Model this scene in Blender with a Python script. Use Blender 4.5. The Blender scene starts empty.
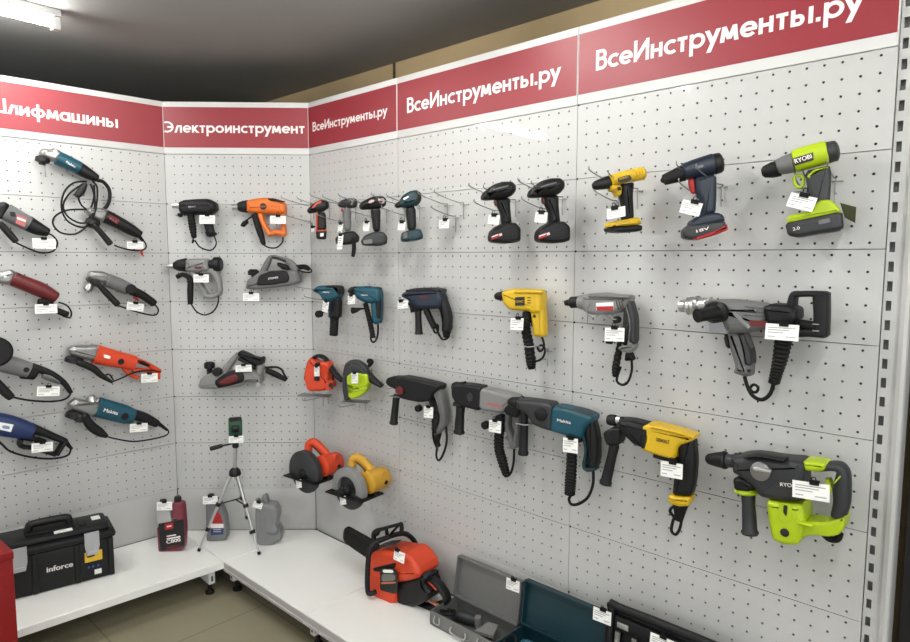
import bpy, bmesh, math, random
from mathutils import Vector, Matrix
random.seed(7)
S = bpy.context.scene
COL = S.collection
V = Vector
# ------------------------------------------------------------------ camera, world, exposure
CAM = V((2.8379, -1.9625, -0.5296)); YAW, PIT, ROL = -0.7480, -0.0946, 0.0025; FPX = 647.08
FW = V((math.sin(YAW)*math.cos(PIT), math.cos(YAW)*math.cos(PIT), math.sin(PIT)))
_r = V((math.cos(YAW), -math.sin(YAW), 0)); _u = _r.cross(FW)
RT = _r*math.cos(ROL)+_u*math.sin(ROL); UP = -_r*math.sin(ROL)+_u*math.cos(ROL)
cd = bpy.data.cameras.new('camera'); co = bpy.data.objects.new('camera', cd); COL.objects.link(co)
cd.sensor_width = 36; cd.lens = FPX/910*36; cd.clip_start = .05
co.matrix_world = Matrix(((RT.x, UP.x, -FW.x, CAM.x), (RT.y, UP.y, -FW.y, CAM.y), (RT.z, UP.z, -FW.z, CAM.z), (0, 0, 0, 1)))
S.camera = co
S.view_settings.view_transform = 'Standard'; S.view_settings.look = 'None'; S.view_settings.gamma = 1
S.view_settings.use_curve_mapping = False
S.view_settings.exposure = 1.60
WORLD_STRENGTH = 0.50
TUBE = 34.0
w = bpy.data.worlds.new('world'); S.world = w; w.use_nodes = True
w.node_tree.nodes['Background'].inputs[0].default_value = (.93, .96, 1, 1)
w.node_tree.nodes['Background'].inputs[1].default_value = WORLD_STRENGTH
FLOOR_Z = -2.14; CEIL_Z = 0.47

# ------------------------------------------------------------------ materials
def lin(c): return tuple(((x/255)/12.92 if x/255 <= .04045 else ((x/255+.055)/1.055)**2.4) for x in c)
MC = {}
def mat(name, rgb, rough=.5, metal=0., var=.06, bump=0., emit=None, scale=60., spec=.5, alpha=1., trans=0.):
    if name in MC: return MC[name]
    m = bpy.data.materials.new(name); m.use_nodes = True; nt = m.node_tree; b = nt.nodes['Principled BSDF']
    c = lin(rgb)
    if any(k in name for k in ('plastic', 'rubber', 'fabric', 'alumin', 'case_', 'lining', 'cabinet', 'tool_', '_knob', 'oil')): c = tuple(x*(.74 if max(rgb) > 190 else .60) for x in c)
    tc = nt.nodes.new('ShaderNodeTexCoord'); n = nt.nodes.new('ShaderNodeTexNoise'); n.inputs['Scale'].default_value = scale
    nt.links.new(tc.outputs['Object'], n.inputs['Vector'])
    mx = nt.nodes.new('ShaderNodeMix'); mx.data_type = 'RGBA'
    mx.inputs[6].default_value = (*[x*(1-var) for x in c], 1); mx.inputs[7].default_value = (*[min(1, x*(1+var)) for x in c], 1)
    nt.links.new(n.outputs['Fac'], mx.inputs[0]); nt.links.new(mx.outputs[2], b.inputs['Base Color'])
    b.inputs['Roughness'].default_value = rough; b.inputs['Metallic'].default_value = metal
    b.inputs['Specular IOR Level'].default_value = spec
    if trans: b.inputs['Transmission Weight'].default_value = trans
    if alpha < 1: b.inputs['Alpha'].default_value = alpha
    if bump:
        bp = nt.nodes.new('ShaderNodeBump'); bp.inputs['Strength'].default_value = bump; bp.inputs['Distance'].default_value = .002
        nt.links.new(n.outputs['Fac'], bp.inputs['Height']); nt.links.new(bp.outputs[0], b.inputs['Normal'])
    if emit: b.inputs['Emission Color'].default_value = (*lin(rgb), 1); b.inputs['Emission Strength'].default_value = emit
    MC[name] = m; return m
WHITE = mat('white_powder_coat', (188, 188, 186), .4, var=.015, scale=8)
WHITE.node_tree.nodes['Principled BSDF'].inputs['Coat Weight'].default_value = .38; WHITE.node_tree.nodes['Principled BSDF'].inputs['Coat Roughness'].default_value = .03
HEADW = mat('header_white', (208, 208, 206), .4, var=.01)
REDV = mat('red_vinyl', (142, 40, 50), .45, var=.03, scale=5)
LETTER = mat('white_lettering', (236, 226, 224), .5, var=.01)
SHELFM = mat('white_shelf', (238, 238, 234), .22, var=.01)
GREYLIP = mat('grey_shelf_lip', (176, 172, 170), .4)
BACKM = mat('hole_shade_backing', (70, 68, 66), .7)
BLK = mat('black_plastic', (24, 24, 26), .5, bump=.1, spec=.35)
RUB = mat('black_rubber', (18, 18, 19), .65, bump=.2, spec=.3)
DGR = mat('charcoal_plastic', (56, 57, 60), .5, bump=.1)
GRY = mat('grey_plastic', (132, 132, 132), .5)
LGR = mat('light_grey_plastic', (160, 160, 158), .5)
SIL = mat('silver_metal', (190, 190, 188), .32, .85)
STEEL = mat('steel_wire', (150, 150, 150), .35, .8)
ALU = mat('cast_aluminium', (190, 190, 188), .34, .75, bump=.2)
TEAL = mat('teal_plastic', (14, 92, 112), .45)
TEALD = mat('deep_teal_plastic', (16, 62, 72), .45)
ORG = mat('orange_plastic', (240, 92, 30), .42)
ORG2 = mat('red_orange_plastic', (232, 74, 34), .42)
ORG3 = mat('bright_orange_plastic', (250, 125, 40), .42)
YEL = mat('yellow_plastic', (240, 196, 30), .42)
YELD = mat('amber_plastic', (222, 168, 46), .45)
LIME = mat('lime_plastic', (196, 222, 20), .42)
NAVY = mat('navy_plastic', (32, 46, 66), .45)
BLUE = mat('blue_plastic', (34, 58, 112), .45)
MAROON = mat('maroon_plastic', (122, 30, 34), .42)
REDP = mat('red_plastic', (196, 34, 38), .42)
DRED = mat('dull_red_plastic', (124, 32, 34), .45)
CARD = mat('white_card', (238, 238, 234), .6, var=.01)
PRINT = mat('grey_print', (150, 150, 150), .6)
BLKP = mat('black_print', (24, 24, 26), .5)
GREEN = mat('green_plastic', (20, 96, 62), .45)
OLIVE = mat('olive_fabric', (72, 76, 34), .8)

# ------------------------------------------------------------------ object helpers
def empty(name, loc, label=None, cat=None, group=None, rz=0):
    o = bpy.data.objects.new(name, None); COL.objects.link(o); o.location = loc; o.rotation_euler = (0, 0, rz)
    o.empty_display_size = .05
    tag(o, label, cat, group); return o
def tag(o, label=None, cat=None, group=None, kind=None):
    if label: o['label'] = label
    if cat: o['category'] = cat
    if group: o['group'] = group
    if kind: o['kind'] = kind
    return o
def wpos(o):
    p = V((0, 0, 0)); m = Matrix.Identity(4)
    while o is not None:
        m = Matrix.Translation(o.location) @ Matrix.Rotation(o.rotation_euler[2], 4, 'Z') @ m; o = o.parent
    return m
def link(name, me, m, parent=None, smooth=40, wn=False):
    """verts of me are world coordinates; they are re-expressed in the parent's frame"""
    o = bpy.data.objects.new(name, me); COL.objects.link(o)
    me.materials.clear(); me.materials.append(m)
    c = V((0, 0, 0))
    if len(me.vertices):
        c = sum((v.co for v in me.vertices), V((0, 0, 0)))/len(me.vertices)
    if parent is not None:
        inv = wpos(parent).inverted(); me.transform(inv); c = inv @ c; o.parent = parent
    me.transform(Matrix.Translation(-c)); o.location = c
    if smooth:
        me.shade_smooth(); me.set_sharp_from_angle(angle=math.radians(smooth))
        if wn:
            md = o.modifiers.new('weighted', 'WEIGHTED_NORMAL'); md.keep_sharp = True
    return o
class MB:
    def __init__(s): s.v = []; s.f = []
    def add(s, vs, fs):
        n = len(s.v); s.v += [V(x) for x in vs]; s.f += [tuple(i+n for i in f) for f in fs]; return s
    def mesh(s, name='m'):
        me = bpy.data.meshes.new(name); me.from_pydata([tuple(x) for x in s.v], [], s.f)
        bm = bmesh.new(); bm.from_mesh(me); bmesh.ops.recalc_face_normals(bm, faces=bm.faces); bm.to_mesh(me); bm.free(); return me
    def build(s, name, m, parent=None, smooth=40, wn=False): return link(name, s.mesh(name), m, parent, smooth, wn)
def box(mb, x0, x1, y0, y1, z0, z1, fr=None, bev=0.0):
    xs, ys, zs = sorted((x0, x1)), sorted((y0, y1)), sorted((z0, z1))
    if bev:
        b = min(bev, (xs[1]-xs[0])*.49, (ys[1]-ys[0])*.49, (zs[1]-zs[0])*.49)
        bm = bmesh.new(); bmesh.ops.create_cube(bm, size=1)
        for v in bm.verts: v.co = V((xs[v.co.x > 0], ys[v.co.y > 0], zs[v.co.z > 0]))
        bmesh.ops.bevel(bm, geom=list(bm.edges), offset=b, segments=2, profile=.5, affect='EDGES', clamp_overlap=True)
        bm.verts.index_update()
        vs = [v.co.copy() for v in bm.verts]; fs = [tuple(v.index for v in f.verts) for f in bm.faces]; bm.free()
    else:
        vs = [V((x, y, z)) for x in xs for y in ys for z in zs]
        fs = [(0, 1, 3, 2), (4, 6, 7, 5), (0, 4, 5, 1), (2, 3, 7, 6), (0, 2, 6, 4), (1, 5, 7, 3)]
    if fr: vs = [fr(v) for v in vs]
    return mb.add(vs, fs)
def catmull(P, n=6, closed=False):
    P = [tuple(p) for p in P]
    if len(P) < 3 and not closed: 
        return [tuple(a+(b-a)*t/n for a, b in zip(P[0], P[1])) for t in range(n+1)]
    out = []; N = len(P)
    for i in range(N if closed else N-1):
        g = (lambda k: P[k % N]) if closed else (lambda k: P[max(0, min(N-1, k))])
        p0, p1, p2, p3 = g(i-1), g(i), g(i+1), g(i+2)
        for j in range(n):
            t = j/n; out.append(tuple(.5*((2*b)+(-a+c)*t+(2*a-5*b+4*c-d)*t*t+(-a+3*b-3*c+d)*t**3) for a, b, c, d in zip(p0, p1, p2, p3)))
    if not closed: out.append(P[-1])
    return out
def tube(mb, pts, r, seg=8, closed=False, sm=5, rip=0):
    P = [V(p) for p in (catmull(pts, sm, closed) if sm else pts)]; N = len(P)
    T = [((P[(i+1) % N] if closed else P[min(i+1, N-1)])-(P[i-1] if closed or i else P[0])).normalized() for i in range(N)]
    a = V((0, 0, 1)) if abs(T[0].z) < .9 else V((1, 0, 0)); n = (a-T[0]*a.dot(T[0])).normalized()
    vs = []; fs = []
    for i in range(N):
        n = (n-T[i]*n.dot(T[i])); n = n.normalized() if n.length > 1e-6 else V((1, 0, 0)); b = T[i].cross(n)
        rr = r*(1+rip*(i % 2)) if rip else r
        for k in range(seg):
            th = 2*math.pi*k/seg; vs.append(P[i]+(n*math.cos(th)+b*math.sin(th))*rr)
    for i in range(N if closed else N-1):
        for k in range(seg):
            j = (i+1) % N; fs.append((i*seg+k, i*seg+(k+1) % seg, j*seg+(k+1) % seg, j*seg+k))
    if not closed: fs += [tuple(range(seg)), tuple((N-1)*seg+k for k in range(seg))]
    return mb.add(vs, fs)
def lathe(mb, A, B, prof, seg=24):
    A, B = V(A), V(B); T = (B-A); L = T.length; T.normalize()
    a = V((0, 0, 1)) if abs(T.z) < .9 else V((1, 0, 0)); n = (a-T*a.dot(T)).normalized(); b = T.cross(n)
    vs = []; fs = []; N = len(prof)
    for t, r in prof:
        for k in range(seg):
            th = 2*math.pi*k/seg; vs.append(A+T*(t*L)+(n*math.cos(th)+b*math.sin(th))*max(r, 1e-4))
    for i in range(N-1):
        for k in range(seg): fs.append((i*seg+k, i*seg+(k+1) % seg, (i+1)*seg+(k+1) % seg, (i+1)*seg+k))
    fs += [tuple(range(seg)), tuple((N-1)*seg+k for k in range(seg))]
    return mb.add(vs, fs)
def area2(p): return sum(p[i][0]*p[(i+1) % len(p)][1]-p[(i+1) % len(p)][0]*p[i][1] for i in range(len(p)))/2
def chaikin(p, it=1, q=.15):
    for _ in range(it):
        o = []
        for i in range(len(p)):
            a, b = p[i], p[(i+1) % len(p)]
            o.append(tuple(x+(y-x)*q for x, y in zip(a, b))); o.append(tuple(x+(y-x)*(1-q) for x, y in zip(a, b)))
        p = o
    return p
def inset(p, d):
    N = len(p); out = []
    for i in range(N):
        a, b, c = p[i-1], p[i], p[(i+1) % N]
        e1 = V((b[0]-a[0], b[1]-a[1])); e2 = V((c[0]-b[0], c[1]-b[1]))
        if e1.length < 1e-7 or e2.length < 1e-7: out.append(b); continue
        n1 = V((-e1.y, e1.x)).normalized(); n2 = V((-e2.y, e2.x)).normalized(); n = n1+n2
        n = n.normalized() if n.length > 1e-6 else n1
        k = d/max(.6, n.dot(n1)); out.append((b[0]+n.x*k, b[1]+n.y*k))
    return out
def text_mesh(s, bold=.0, extrude=.0004):
    cu = bpy.data.curves.new('lettering', 'FONT'); cu.body = s; cu.size = 1; cu.offset = bold; cu.extrude = 0
    cu.align_x = 'LEFT'; cu.resolution_u = 4
    o = bpy.data.objects.new('lettering', cu); COL.objects.link(o); bpy.context.view_layer.update()
    me = bpy.data.meshes.new_from_object(o.evaluated_get(bpy.context.evaluated_depsgraph_get()))
    bpy.data.objects.remove(o); bpy.data.curves.remove(cu); return me
def lettering(s, O, U, W, N, width, height, m, parent, bold=.02, name='lettering', ex=.0012):
    """text whose box of width x height (capital height) starts at O, along U, up W, facing N"""
    me = text_mesh(s, 0); xs = [v.co.x for v in me.vertices]; x0, x1 = min(xs), max(xs)
    cap = .70
    x0 -= bold; x1 += bold; mb = MB()
    for i, (sx, sy) in enumerate(((-bold, 0), (bold, 0), (0, bold*.6), (0, -bold*.6))):
        vs = [O + U*((v.co.x+sx-x0)/(x1-x0)*width) + W*((v.co.y+sy)/cap*height) + N*(ex+i*.00012) for v in me.vertices]
        n = len(mb.v); mb.v += vs
        for f in me.polygons: mb.f.append(tuple(n+k for k in f.vertices))
    out = bpy.data.meshes.new(name); out.from_pydata([tuple(x) for x in mb.v], [], mb.f)
    if out.polygons and out.polygons[0].normal.dot(N) < 0: out.flip_normals()
    return link(name, out, m, parent, 0)

GL = {'В': (.56, 'l.08,0,.08,1 l.08,.92,.3,.92 l.08,.55,.32,.55 a.3,.735,.17,.185,-90,90 l.08,.08,.32,.08 a.31,.315,.2,.235,-90,90'),
 'с': (.5, 'a.32,.33,.25,.25,48,312'), 'е': (.62, 'a.32,.33,.25,.25,0,318 l.1,.33,.63,.33'),
 'И': (.72, 'l.08,0,.08,1 l.64,0,.64,1 l.10,.10,.62,.90'), 'н': (.54, 'l.08,0,.08,.66 l.46,0,.46,.66 l.08,.34,.46,.34'),
 'т': (.46, 'l.02,.58,.44,.58 l.23,0,.23,.6'), 'р': (.62, 'l.08,-.3,.08,.66 a.33,.33,.25,.25,0,360'), 'у': (.52, 'l.04,.66,.28,.08 l.5,.66,.12,-.3'),
 'м': (.68, 'l.06,0,.14,.66 l.14,.62,.34,.1 l.34,.1,.54,.62 l.54,.66,.62,0'), 'ы': (.76, 'l.08,0,.08,.66 l.08,.07,.28,.07 l.08,.38,.28,.38 a.27,.225,.13,.155,-90,90 l.68,0,.68,.66'),
 '.': (.2, 'l.1,0,.1,.17'), 'Ш': (1., 'l.08,0,.08,1 l.5,0,.5,1 l.92,0,.92,1 l.02,.08,.98,.08'), 'л': (.56, 'l.48,0,.48,.66 l.2,.58,.54,.58 l.26,.62,.07,.0'),
 'и': (.54, 'l.08,0,.08,.66 l.46,0,.46,.66 l.1,.1,.44,.56'), 'ф': (.82, 'l.41,-.3,.41,.92 a.41,.33,.33,.25,0,360'), 'а': (.62, 'a.31,.33,.24,.25,0,360 l.54,0,.54,.66'),
 'ш': (.82, 'l.08,0,.08,.66 l.41,0,.41,.66 l.74,0,.74,.66 l.02,.07,.8,.07'), 'Э': (.7, 'a.2,.5,.42,.42,-118,118 l.22,.5,.6,.5'), 'к': (.5, 'l.08,0,.08,.66 l.12,.3,.42,.66 l.14,.36,.46,.0'),
 'о': (.66, 'a.33,.33,.25,.25,0,360')}
def sign_text(st, O, U, W, N, width, height, m, parent, w=.155):
    tot = sum(GL[c][0]+.07 for c in st)-.07; sx = width/tot; mb = MB(); x = 0; k = 0
    def P(a, b):
        return O+U*(a*sx)+W*(b*height)+N*(.0006+.00012*(k % 9))
    for c in st:
        for g in GL[c][1].split():
            v = [float(q) for q in g[1:].split(',')]; k += 1
            if g[0] == 'l':
                x0, y0, x1, y1 = v; d = V((x1-x0, y1-y0)); d.normalize()
                n = V((-d.y, d.x))*w/2
                if abs(d.x) > .02 and abs(d.y) > .3: n = V((w*.56/abs(d.y) if abs(d.y) > .5 else w*.6, 0))*(1)
                mb.add([P(x+x0+n.x, y0+n.y), P(x+x1+n.x, y1+n.y), P(x+x1-n.x, y1-n.y), P(x+x0-n.x, y0-n.y)], [(0, 1, 2, 3)])
            else:
                cx, cy, rx, ry, a0, a1 = v; M_ = 24; vs = []
                for i in range(M_+1):
                    a = math.radians(a0+(a1-a0)*i/M_); c_, s_ = math.cos(a), math.sin(a)
                    for e in (-w/2, w/2): vs.append(P(x+cx+c_*(rx+e), cy+s_*(ry+e)))
                mb.add(vs, [(2*i, 2*i+1, 2*i+3, 2*i+2) for i in range(M_)])
        x += GL[c][0]+.07
    me = bpy.data.meshes.new('lettering'); me.from_pydata([tuple(q) for q in mb.v], [], mb.f); me.update()
    bm = bmesh.new(); bm.from_mesh(me); bm.normal_update()
    for f in bm.faces:
        if f.normal.dot(N) < 0: f.normal_flip()
    bm.to_mesh(me); bm.free(); return link('lettering', me, m, parent, 0)

# ------------------------------------------------------------------ the display walls' frames
V1 = V((-.5246, -.5116, 0)); V2 = V((0, 0, 0)); V3 = V((.671, 0, 0)); V4 = V((1.5912, 0, 0)); V5 = V((2.5135, 0, 0))
DL = V((-.0579, -.9983, 0)).normalized(); DC = (V2-V1).normalized(); ZS = -1.979; Z1 = V((0, 0, 1))
WALLS = {'R': (V2, V((1, 0, 0)), V((0, -1, 0))), 'C': (V1, DC, V((DC.y, -DC.x, 0))), 'L': (V1, -DL, V((-DL.y, DL.x, 0)))}
for k in list(WALLS):
    O, U, N = WALLS[k]
    if (CAM-O).dot(N) < 0: WALLS[k] = (O, U, -N)
def ray(px, py): return FW+RT*((px-455)/FPX)+UP*((321-py)/FPX)
def hit(px, py, P0, N):
    d = ray(px, py); return CAM+d*((P0-CAM).dot(N)/d.dot(N))
def onwall(px, py, wl='R', off=0): O, U, N = WALLS[wl]; return hit(px, py, O+N*off, N)
def onz(px, py, z): return hit(px, py, V((0, 0, z)), V((0, 0, 1)))

class T:
    """one thing; shapes are laid out on its own upright middle plane (crop x0,y0,scale; anchor; wall; distance off the wall; turn)"""
    def __init__(s, name, label, cat, crop, anchor, wl='R', off=.07, psi=0, group=None, sh=(0, 0, 1)):
        s.c = crop; s.sh = sh; O, U, N = WALLS[wl]
        px, py = s.px(*anchor)
        s.P0 = hit(px, py, O+N*off, N)
        c, n = math.cos(math.radians(psi)), math.sin(math.radians(psi))
        s.U = (U*c-N*n).normalized(); s.N = (N*c+U*n).normalized(); s.wl = wl
        s.e = empty(name, s.P0.copy(), label, cat, group); s.short = label; s.k = s.scale()
    def px(s, X, Y): X = X*s.sh[2]+s.sh[0]; Y = Y*s.sh[2]+s.sh[1]; return s.c[0]+X/s.c[2], s.c[1]+Y/s.c[2]
    def w(s, X, Y, d=0): return hit(*s.px(X, Y), s.P0+s.N*d, s.N)
    def scale(s):  # metres per crop pixel (vertical)
        px, py = s.px(0, 0); d = 10
        h = hit(*s.inv(0), s.P0, s.N); g = hit(s.inv(0)[0], s.inv(0)[1]+d, s.P0, s.N)
        return (h-g).length/d/s.c[2]*s.sh[2]
    def inv(s, d):
        q = s.P0-CAM; z = q.dot(FW); return 455+FPX*q.dot(RT)/z, 321-FPX*q.dot(UP)/z
    def loc(s, X, Y, d=0):
        q = s.w(X, Y, d)-s.P0; return (q.dot(s.U), q.z)
    zmin = None
    def W(s, a, z, d=0):
        if s.zmin is not None: z = max(z, s.zmin)
        return s.P0+s.U*a+Z1*z+s.N*d
    def plate(s, name, m, pts, t, d=0, bev=None, sm=1, parent=None, mirror=False):
        p = [s.loc(x, y, d) for x, y in pts]
        if area2(p) < 0: p = p[::-1]
        if sm: p = chaikin(p, sm)
        bev = min(t*.36, .010) if bev is None else bev*.85
        mb = MB(); n = len(p); rings = []
        for th in (0, 30, 60, 90): rings.append((bev*(1-math.sin(math.radians(th))), t/2-bev*(1-math.cos(math.radians(th)))))
        seq = [(i, D) for i, D in rings]+[(i, -D) for i, D in rings[::-1]] if bev > 0 else [(0, t/2), (0, -t/2)]
        vs = []; fs = []
        for i, D in seq:
            q = inset(p, i) if i else p
            vs += [s.W(a, z, d+D) for a, z in q]
        for r in range(len(seq)-1):
            for k in range(n): fs.append((r*n+k, r*n+(k+1) % n, (r+1)*n+(k+1) % n, (r+1)*n+k))
        fs += [tuple(range(n)), tuple((len(seq)-1)*n+k for k in range(n))]
        mb.add(vs, fs); return mb.build(name, m, parent or s.e, 50, True)
    def loft(s, name, m, path, t, d=0, ex=2.6, cap=.5, parent=None, n=5, rib=0, mb=None):
        """path (X,Y,width px[,thickness m]); superellipse sections"""
        pp = [(x[0], x[1], x[2], (x[3] if len(x) > 3 else t)) for x in path]
        Q = catmull(pp, n)
        L = [(*s.loc(q[0], q[1], d), q[2]*s.k, q[3]) for q in Q]; N = len(L); secs = []
        for i in range(N):
            a, b = L[max(0, i-1)], L[min(N-1, i+1)]; tx, tz = b[0]-a[0], b[1]-a[1]; l = math.hypot(tx, tz) or 1; tx /= l; tz /= l
            secs.append([L[i][0], L[i][1], tx, tz, L[i][2]/2, L[i][3]/2])
        if rib:
            out = []
            for i, x in enumerate(secs):
                y = x[:]
                if i % 2: y[4] *= 1-rib; y[5] *= 1-rib
                out.append(y)
            secs = out
        def capsec(x, sg):
            o = []
            for q in (.35, .68, .9, .99):
                o.append([x[0]+x[2]*sg*x[4]*cap*q, x[1]+x[3]*sg*x[4]*cap*q, x[2], x[3], x[4]*math.sqrt(1-q*q), x[5]*math.sqrt(1-q*q)])
            return o
        secs = capsec(secs[0], -1)[::-1]+secs+capsec(secs[-1], 1)
        K = 16; vs = []; fs = []
        for x in secs:
            for k in range(K):
                th = 2*math.pi*k/K; c, sn = math.cos(th), math.sin(th); u = math.copysign(abs(c)**(2/ex), c)*x[4]; v = math.copysign(abs(sn)**(2/ex), sn)*x[5]
                vs.append(s.W(x[0]-x[3]*u, x[1]+x[2]*u, d+v))
        for i in range(len(secs)-1):
            for k in range(K): fs.append((i*K+k, i*K+(k+1) % K, (i+1)*K+(k+1) % K, (i+1)*K+k))
        fs += [tuple(range(K)), tuple((len(secs)-1)*K+k for k in range(K))]
        if mb is not None: return mb.add(vs, fs)
        return MB().add(vs, fs).build(name, m, parent or s.e, 50 if not rib else 25)
    def multi(s, name, m, lofts, t, d=0, ex=3, cap=.4, parent=None):
        mb = MB()
        for p in lofts: s.loft(name, m, p, t, d, ex, cap, mb=mb)
        return mb.build(name, m, parent or s.e, 50)
    def lathe(s, name, m, a, b, prof, parent=None, da=0, db=None, mb=None):
        """a,b crop points; prof (t, r in crop px)"""
        A = s.w(*a, da); B = s.w(*b, da if db is None else db); q = mb or MB()
        lathe(q, A, B, [(t, r*s.k) for t, r in prof])
        return q if mb is not None else q.build(name, m, parent or s.e, 35)
    def disc(s, name, m, c, r, d0, d1, parent=None, bev=.15, seg=28):
        """round disc facing the plane's front, radius px, from depth d0 to d1"""
        A = s.w(*c, d0); B = A+s.N*(d1-d0); q = MB(); R = r*s.k
        lathe(q, A, B, [(0, R*(1-bev)), (.12, R), (.88, R), (1, R*(1-bev))], seg); return q.build(name, m, parent or s.e, 35)
    def tube(s, name, m, pts, r, parent=None, d=0, closed=False, mb=None, sm=5):
        P = [s.w(p[0], p[1], d+(p[2] if len(p) > 2 else 0)) for p in pts]; q = mb or MB(); tube(q, P, r, 8, closed, sm)
        return q if mb is not None else q.build(name, m, parent or s.e, 60)
    def text(s, st, a, b, h, d, m=None, bold=.02, parent=None, name='lettering'):
        """lettering from crop point a to b (baseline), cap height px"""
        A = s.w(*a, d); B = s.w(*b, d); U = (B-A); L = U.length; U.normalize(); W = s.N.cross(U).normalized()
        if W.z < 0: W = -W
        return lettering(st, A, U, W, s.N, L, h*s.k, m or LETTER, parent or s.e, bold, name, .0006)
    def tag(s, X, Y, wpx=None, rot=0, d=.05, what=None, hpx=None, clip=(0, 0)):
        px, py = s.px(X, Y); O, U, N = WALLS[s.wl]
        P = s.w(X, Y, d)
        def pr(q): q = q-CAM; z = q.dot(FW); return q.dot(RT)/z, q.dot(UP)/z
        a, b_ = pr(P), pr(P+U*.05); rot = rot-math.degrees(math.atan2(b_[1]-a[1], b_[0]-a[0]))
        price_tag(P, U, N, (wpx or 60)*s.k*1.08, rot, what or s.short, clip, None if hpx is None else hpx*s.k)

TAGN = [0]
def price_tag(P, U, N, wd, rot, what, clip=(0, 0), ht=None, label=None):
    ht = ht or wd*.62
    short = what
    e = empty('price_tag', P.copy(), label or ('white price tag clipped to ' + short), 'price tag', 'price tags on the display')
    c, n = math.cos(math.radians(rot)), math.sin(math.radians(rot)); A = U*c+Z1*n; B = -U*n+Z1*c
    # face slightly upward
    B2 = (B-N*.12).normalized(); NN = (N+B*.12).normalized()
    fr = lambda q: P+A*q.x+B2*q.z+NN*(-q.y)
    mb = MB(); box(mb, -wd/2, wd/2, -.0006, .0006, -ht/2, ht/2, fr); mb.build('card', CARD, e, 0)
    mb = MB(); rows = [(.30, .42, .86), (.12, .3, .7), (-.06, .2, .6), (-.28, .7, .92)]
    for z, x0, x1 in [(.26, -.42, .40), (.12, -.42, .22), (-.04, -.42, .05), (-.28, .12, .42), (-.30, -.42, -.2)]:
        box(mb, x0*wd, x1*wd, -.0011, -.0006, (z-.025)*ht, (z+.025)*ht, fr)
    mb.build('print_lines', PRINT, e, 0)
    mb = MB(); cw = .011; cx = clip[0]*wd; z0 = ht/2
    vs = [fr(V((cx+sx*cw, y, z0+z))) for sx in (-1, 1) for y, z in ((-.003, -.006), (.003, -.006), (.006, .006), (-.006, .006))]
    mb.add(vs, [(0, 1, 2, 3), (4, 5, 6, 7), (0, 1, 5, 4), (1, 2, 6, 5), (2, 3, 7, 6), (3, 0, 4, 7)])
    tube(mb, [fr(V((cx+q[0], q[1], z0+q[2]))) for q in ((-.005, -.006, .004), (-.004, -.008, .014), (.004, -.008, .014), (.005, -.006, .004))], .0012, 6)
    mb.build('binder_clip', RUB, e, 30)
    return e

# ------------------------------------------------------------------ room shell
def struct(name, mb, m, smooth=0): o = mb.build(name, m, None, smooth); o['kind'] = 'structure'; return o
fl = mat('floor_tiles', (150, 144, 120), .45)
nt = fl.node_tree; b = nt.nodes['Principled BSDF']; br = nt.nodes.new('ShaderNodeTexBrick')
br.offset = 0; br.inputs['Scale'].default_value = 1; br.inputs['Mortar Size'].default_value = .004; br.inputs['Brick Width'].default_value = .6; br.inputs['Row Height'].default_value = .6
br.inputs['Color1'].default_value = (*lin((140, 134, 112)), 1); br.inputs['Color2'].default_value = (*lin((137, 131, 109)), 1); br.inputs['Mortar'].default_value = (*lin((114, 108, 90)), 1)
tcn = [n for n in nt.nodes if n.type == 'TEX_COORD'][0]; mp = nt.nodes.new('ShaderNodeMapping'); mp.inputs['Location'].default_value = (.18, .25, 0)
nt.links.new(tcn.outputs['Object'], mp.inputs['Vector']); nt.links.new(mp.outputs[0], br.inputs['Vector']); nt.links.new(br.outputs['Color'], b.inputs['Base Color'])
mb = MB(); box(mb, -4, 6, -7, 3, FLOOR_Z-.05, FLOOR_Z); struct('floor', mb, fl)
mb = MB(); box(mb, -4, 6, -7, 3, CEIL_Z, CEIL_Z+.05); struct('ceiling', mb, mat('ceiling_paint', (152, 152, 150), .8, var=.04, scale=3))
mb = MB(); box(mb, -1.0, 2.585, .33, .40, FLOOR_Z, CEIL_Z); struct('wall_back', mb, mat('tan_board', (172, 150, 112), .8, var=.08, scale=12))
mb = MB()
for x in (.28, 1.9): box(mb, x, x+.012, .322, .33, FLOOR_Z, CEIL_Z)
struct('trim_1', mb, mat('brown_joint', (74, 60, 46), .7))
mb = MB(); box(mb, -4.05, -4, -7, 3, FLOOR_Z, CEIL_Z); struct('wall_left', mb, mat('dark_wall', (84, 82, 80), .8))
mb = MB(); box(mb, -4, 6, 2.95, 3, FLOOR_Z, CEIL_Z); struct('wall_far', mb, mat('dark_wall', (84, 82, 80), .8))
mb = MB(); box(mb, 2.59, 2.74, .065, 2.95, FLOOR_Z, CEIL_Z); struct('wall_unlit_right', mb, mat('unlit_space_wall', (16, 15, 14), .8))  # near-black colour paints in the dark open space beyond the display's end
mb = MB(); box(mb, 2.74, 6, .42, .5, FLOOR_Z, CEIL_Z); struct('wall_side', mb, mat('unlit_space_wall', (16, 15, 14), .8))  # same near-black colour, carrying that painted darkness further right

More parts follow.
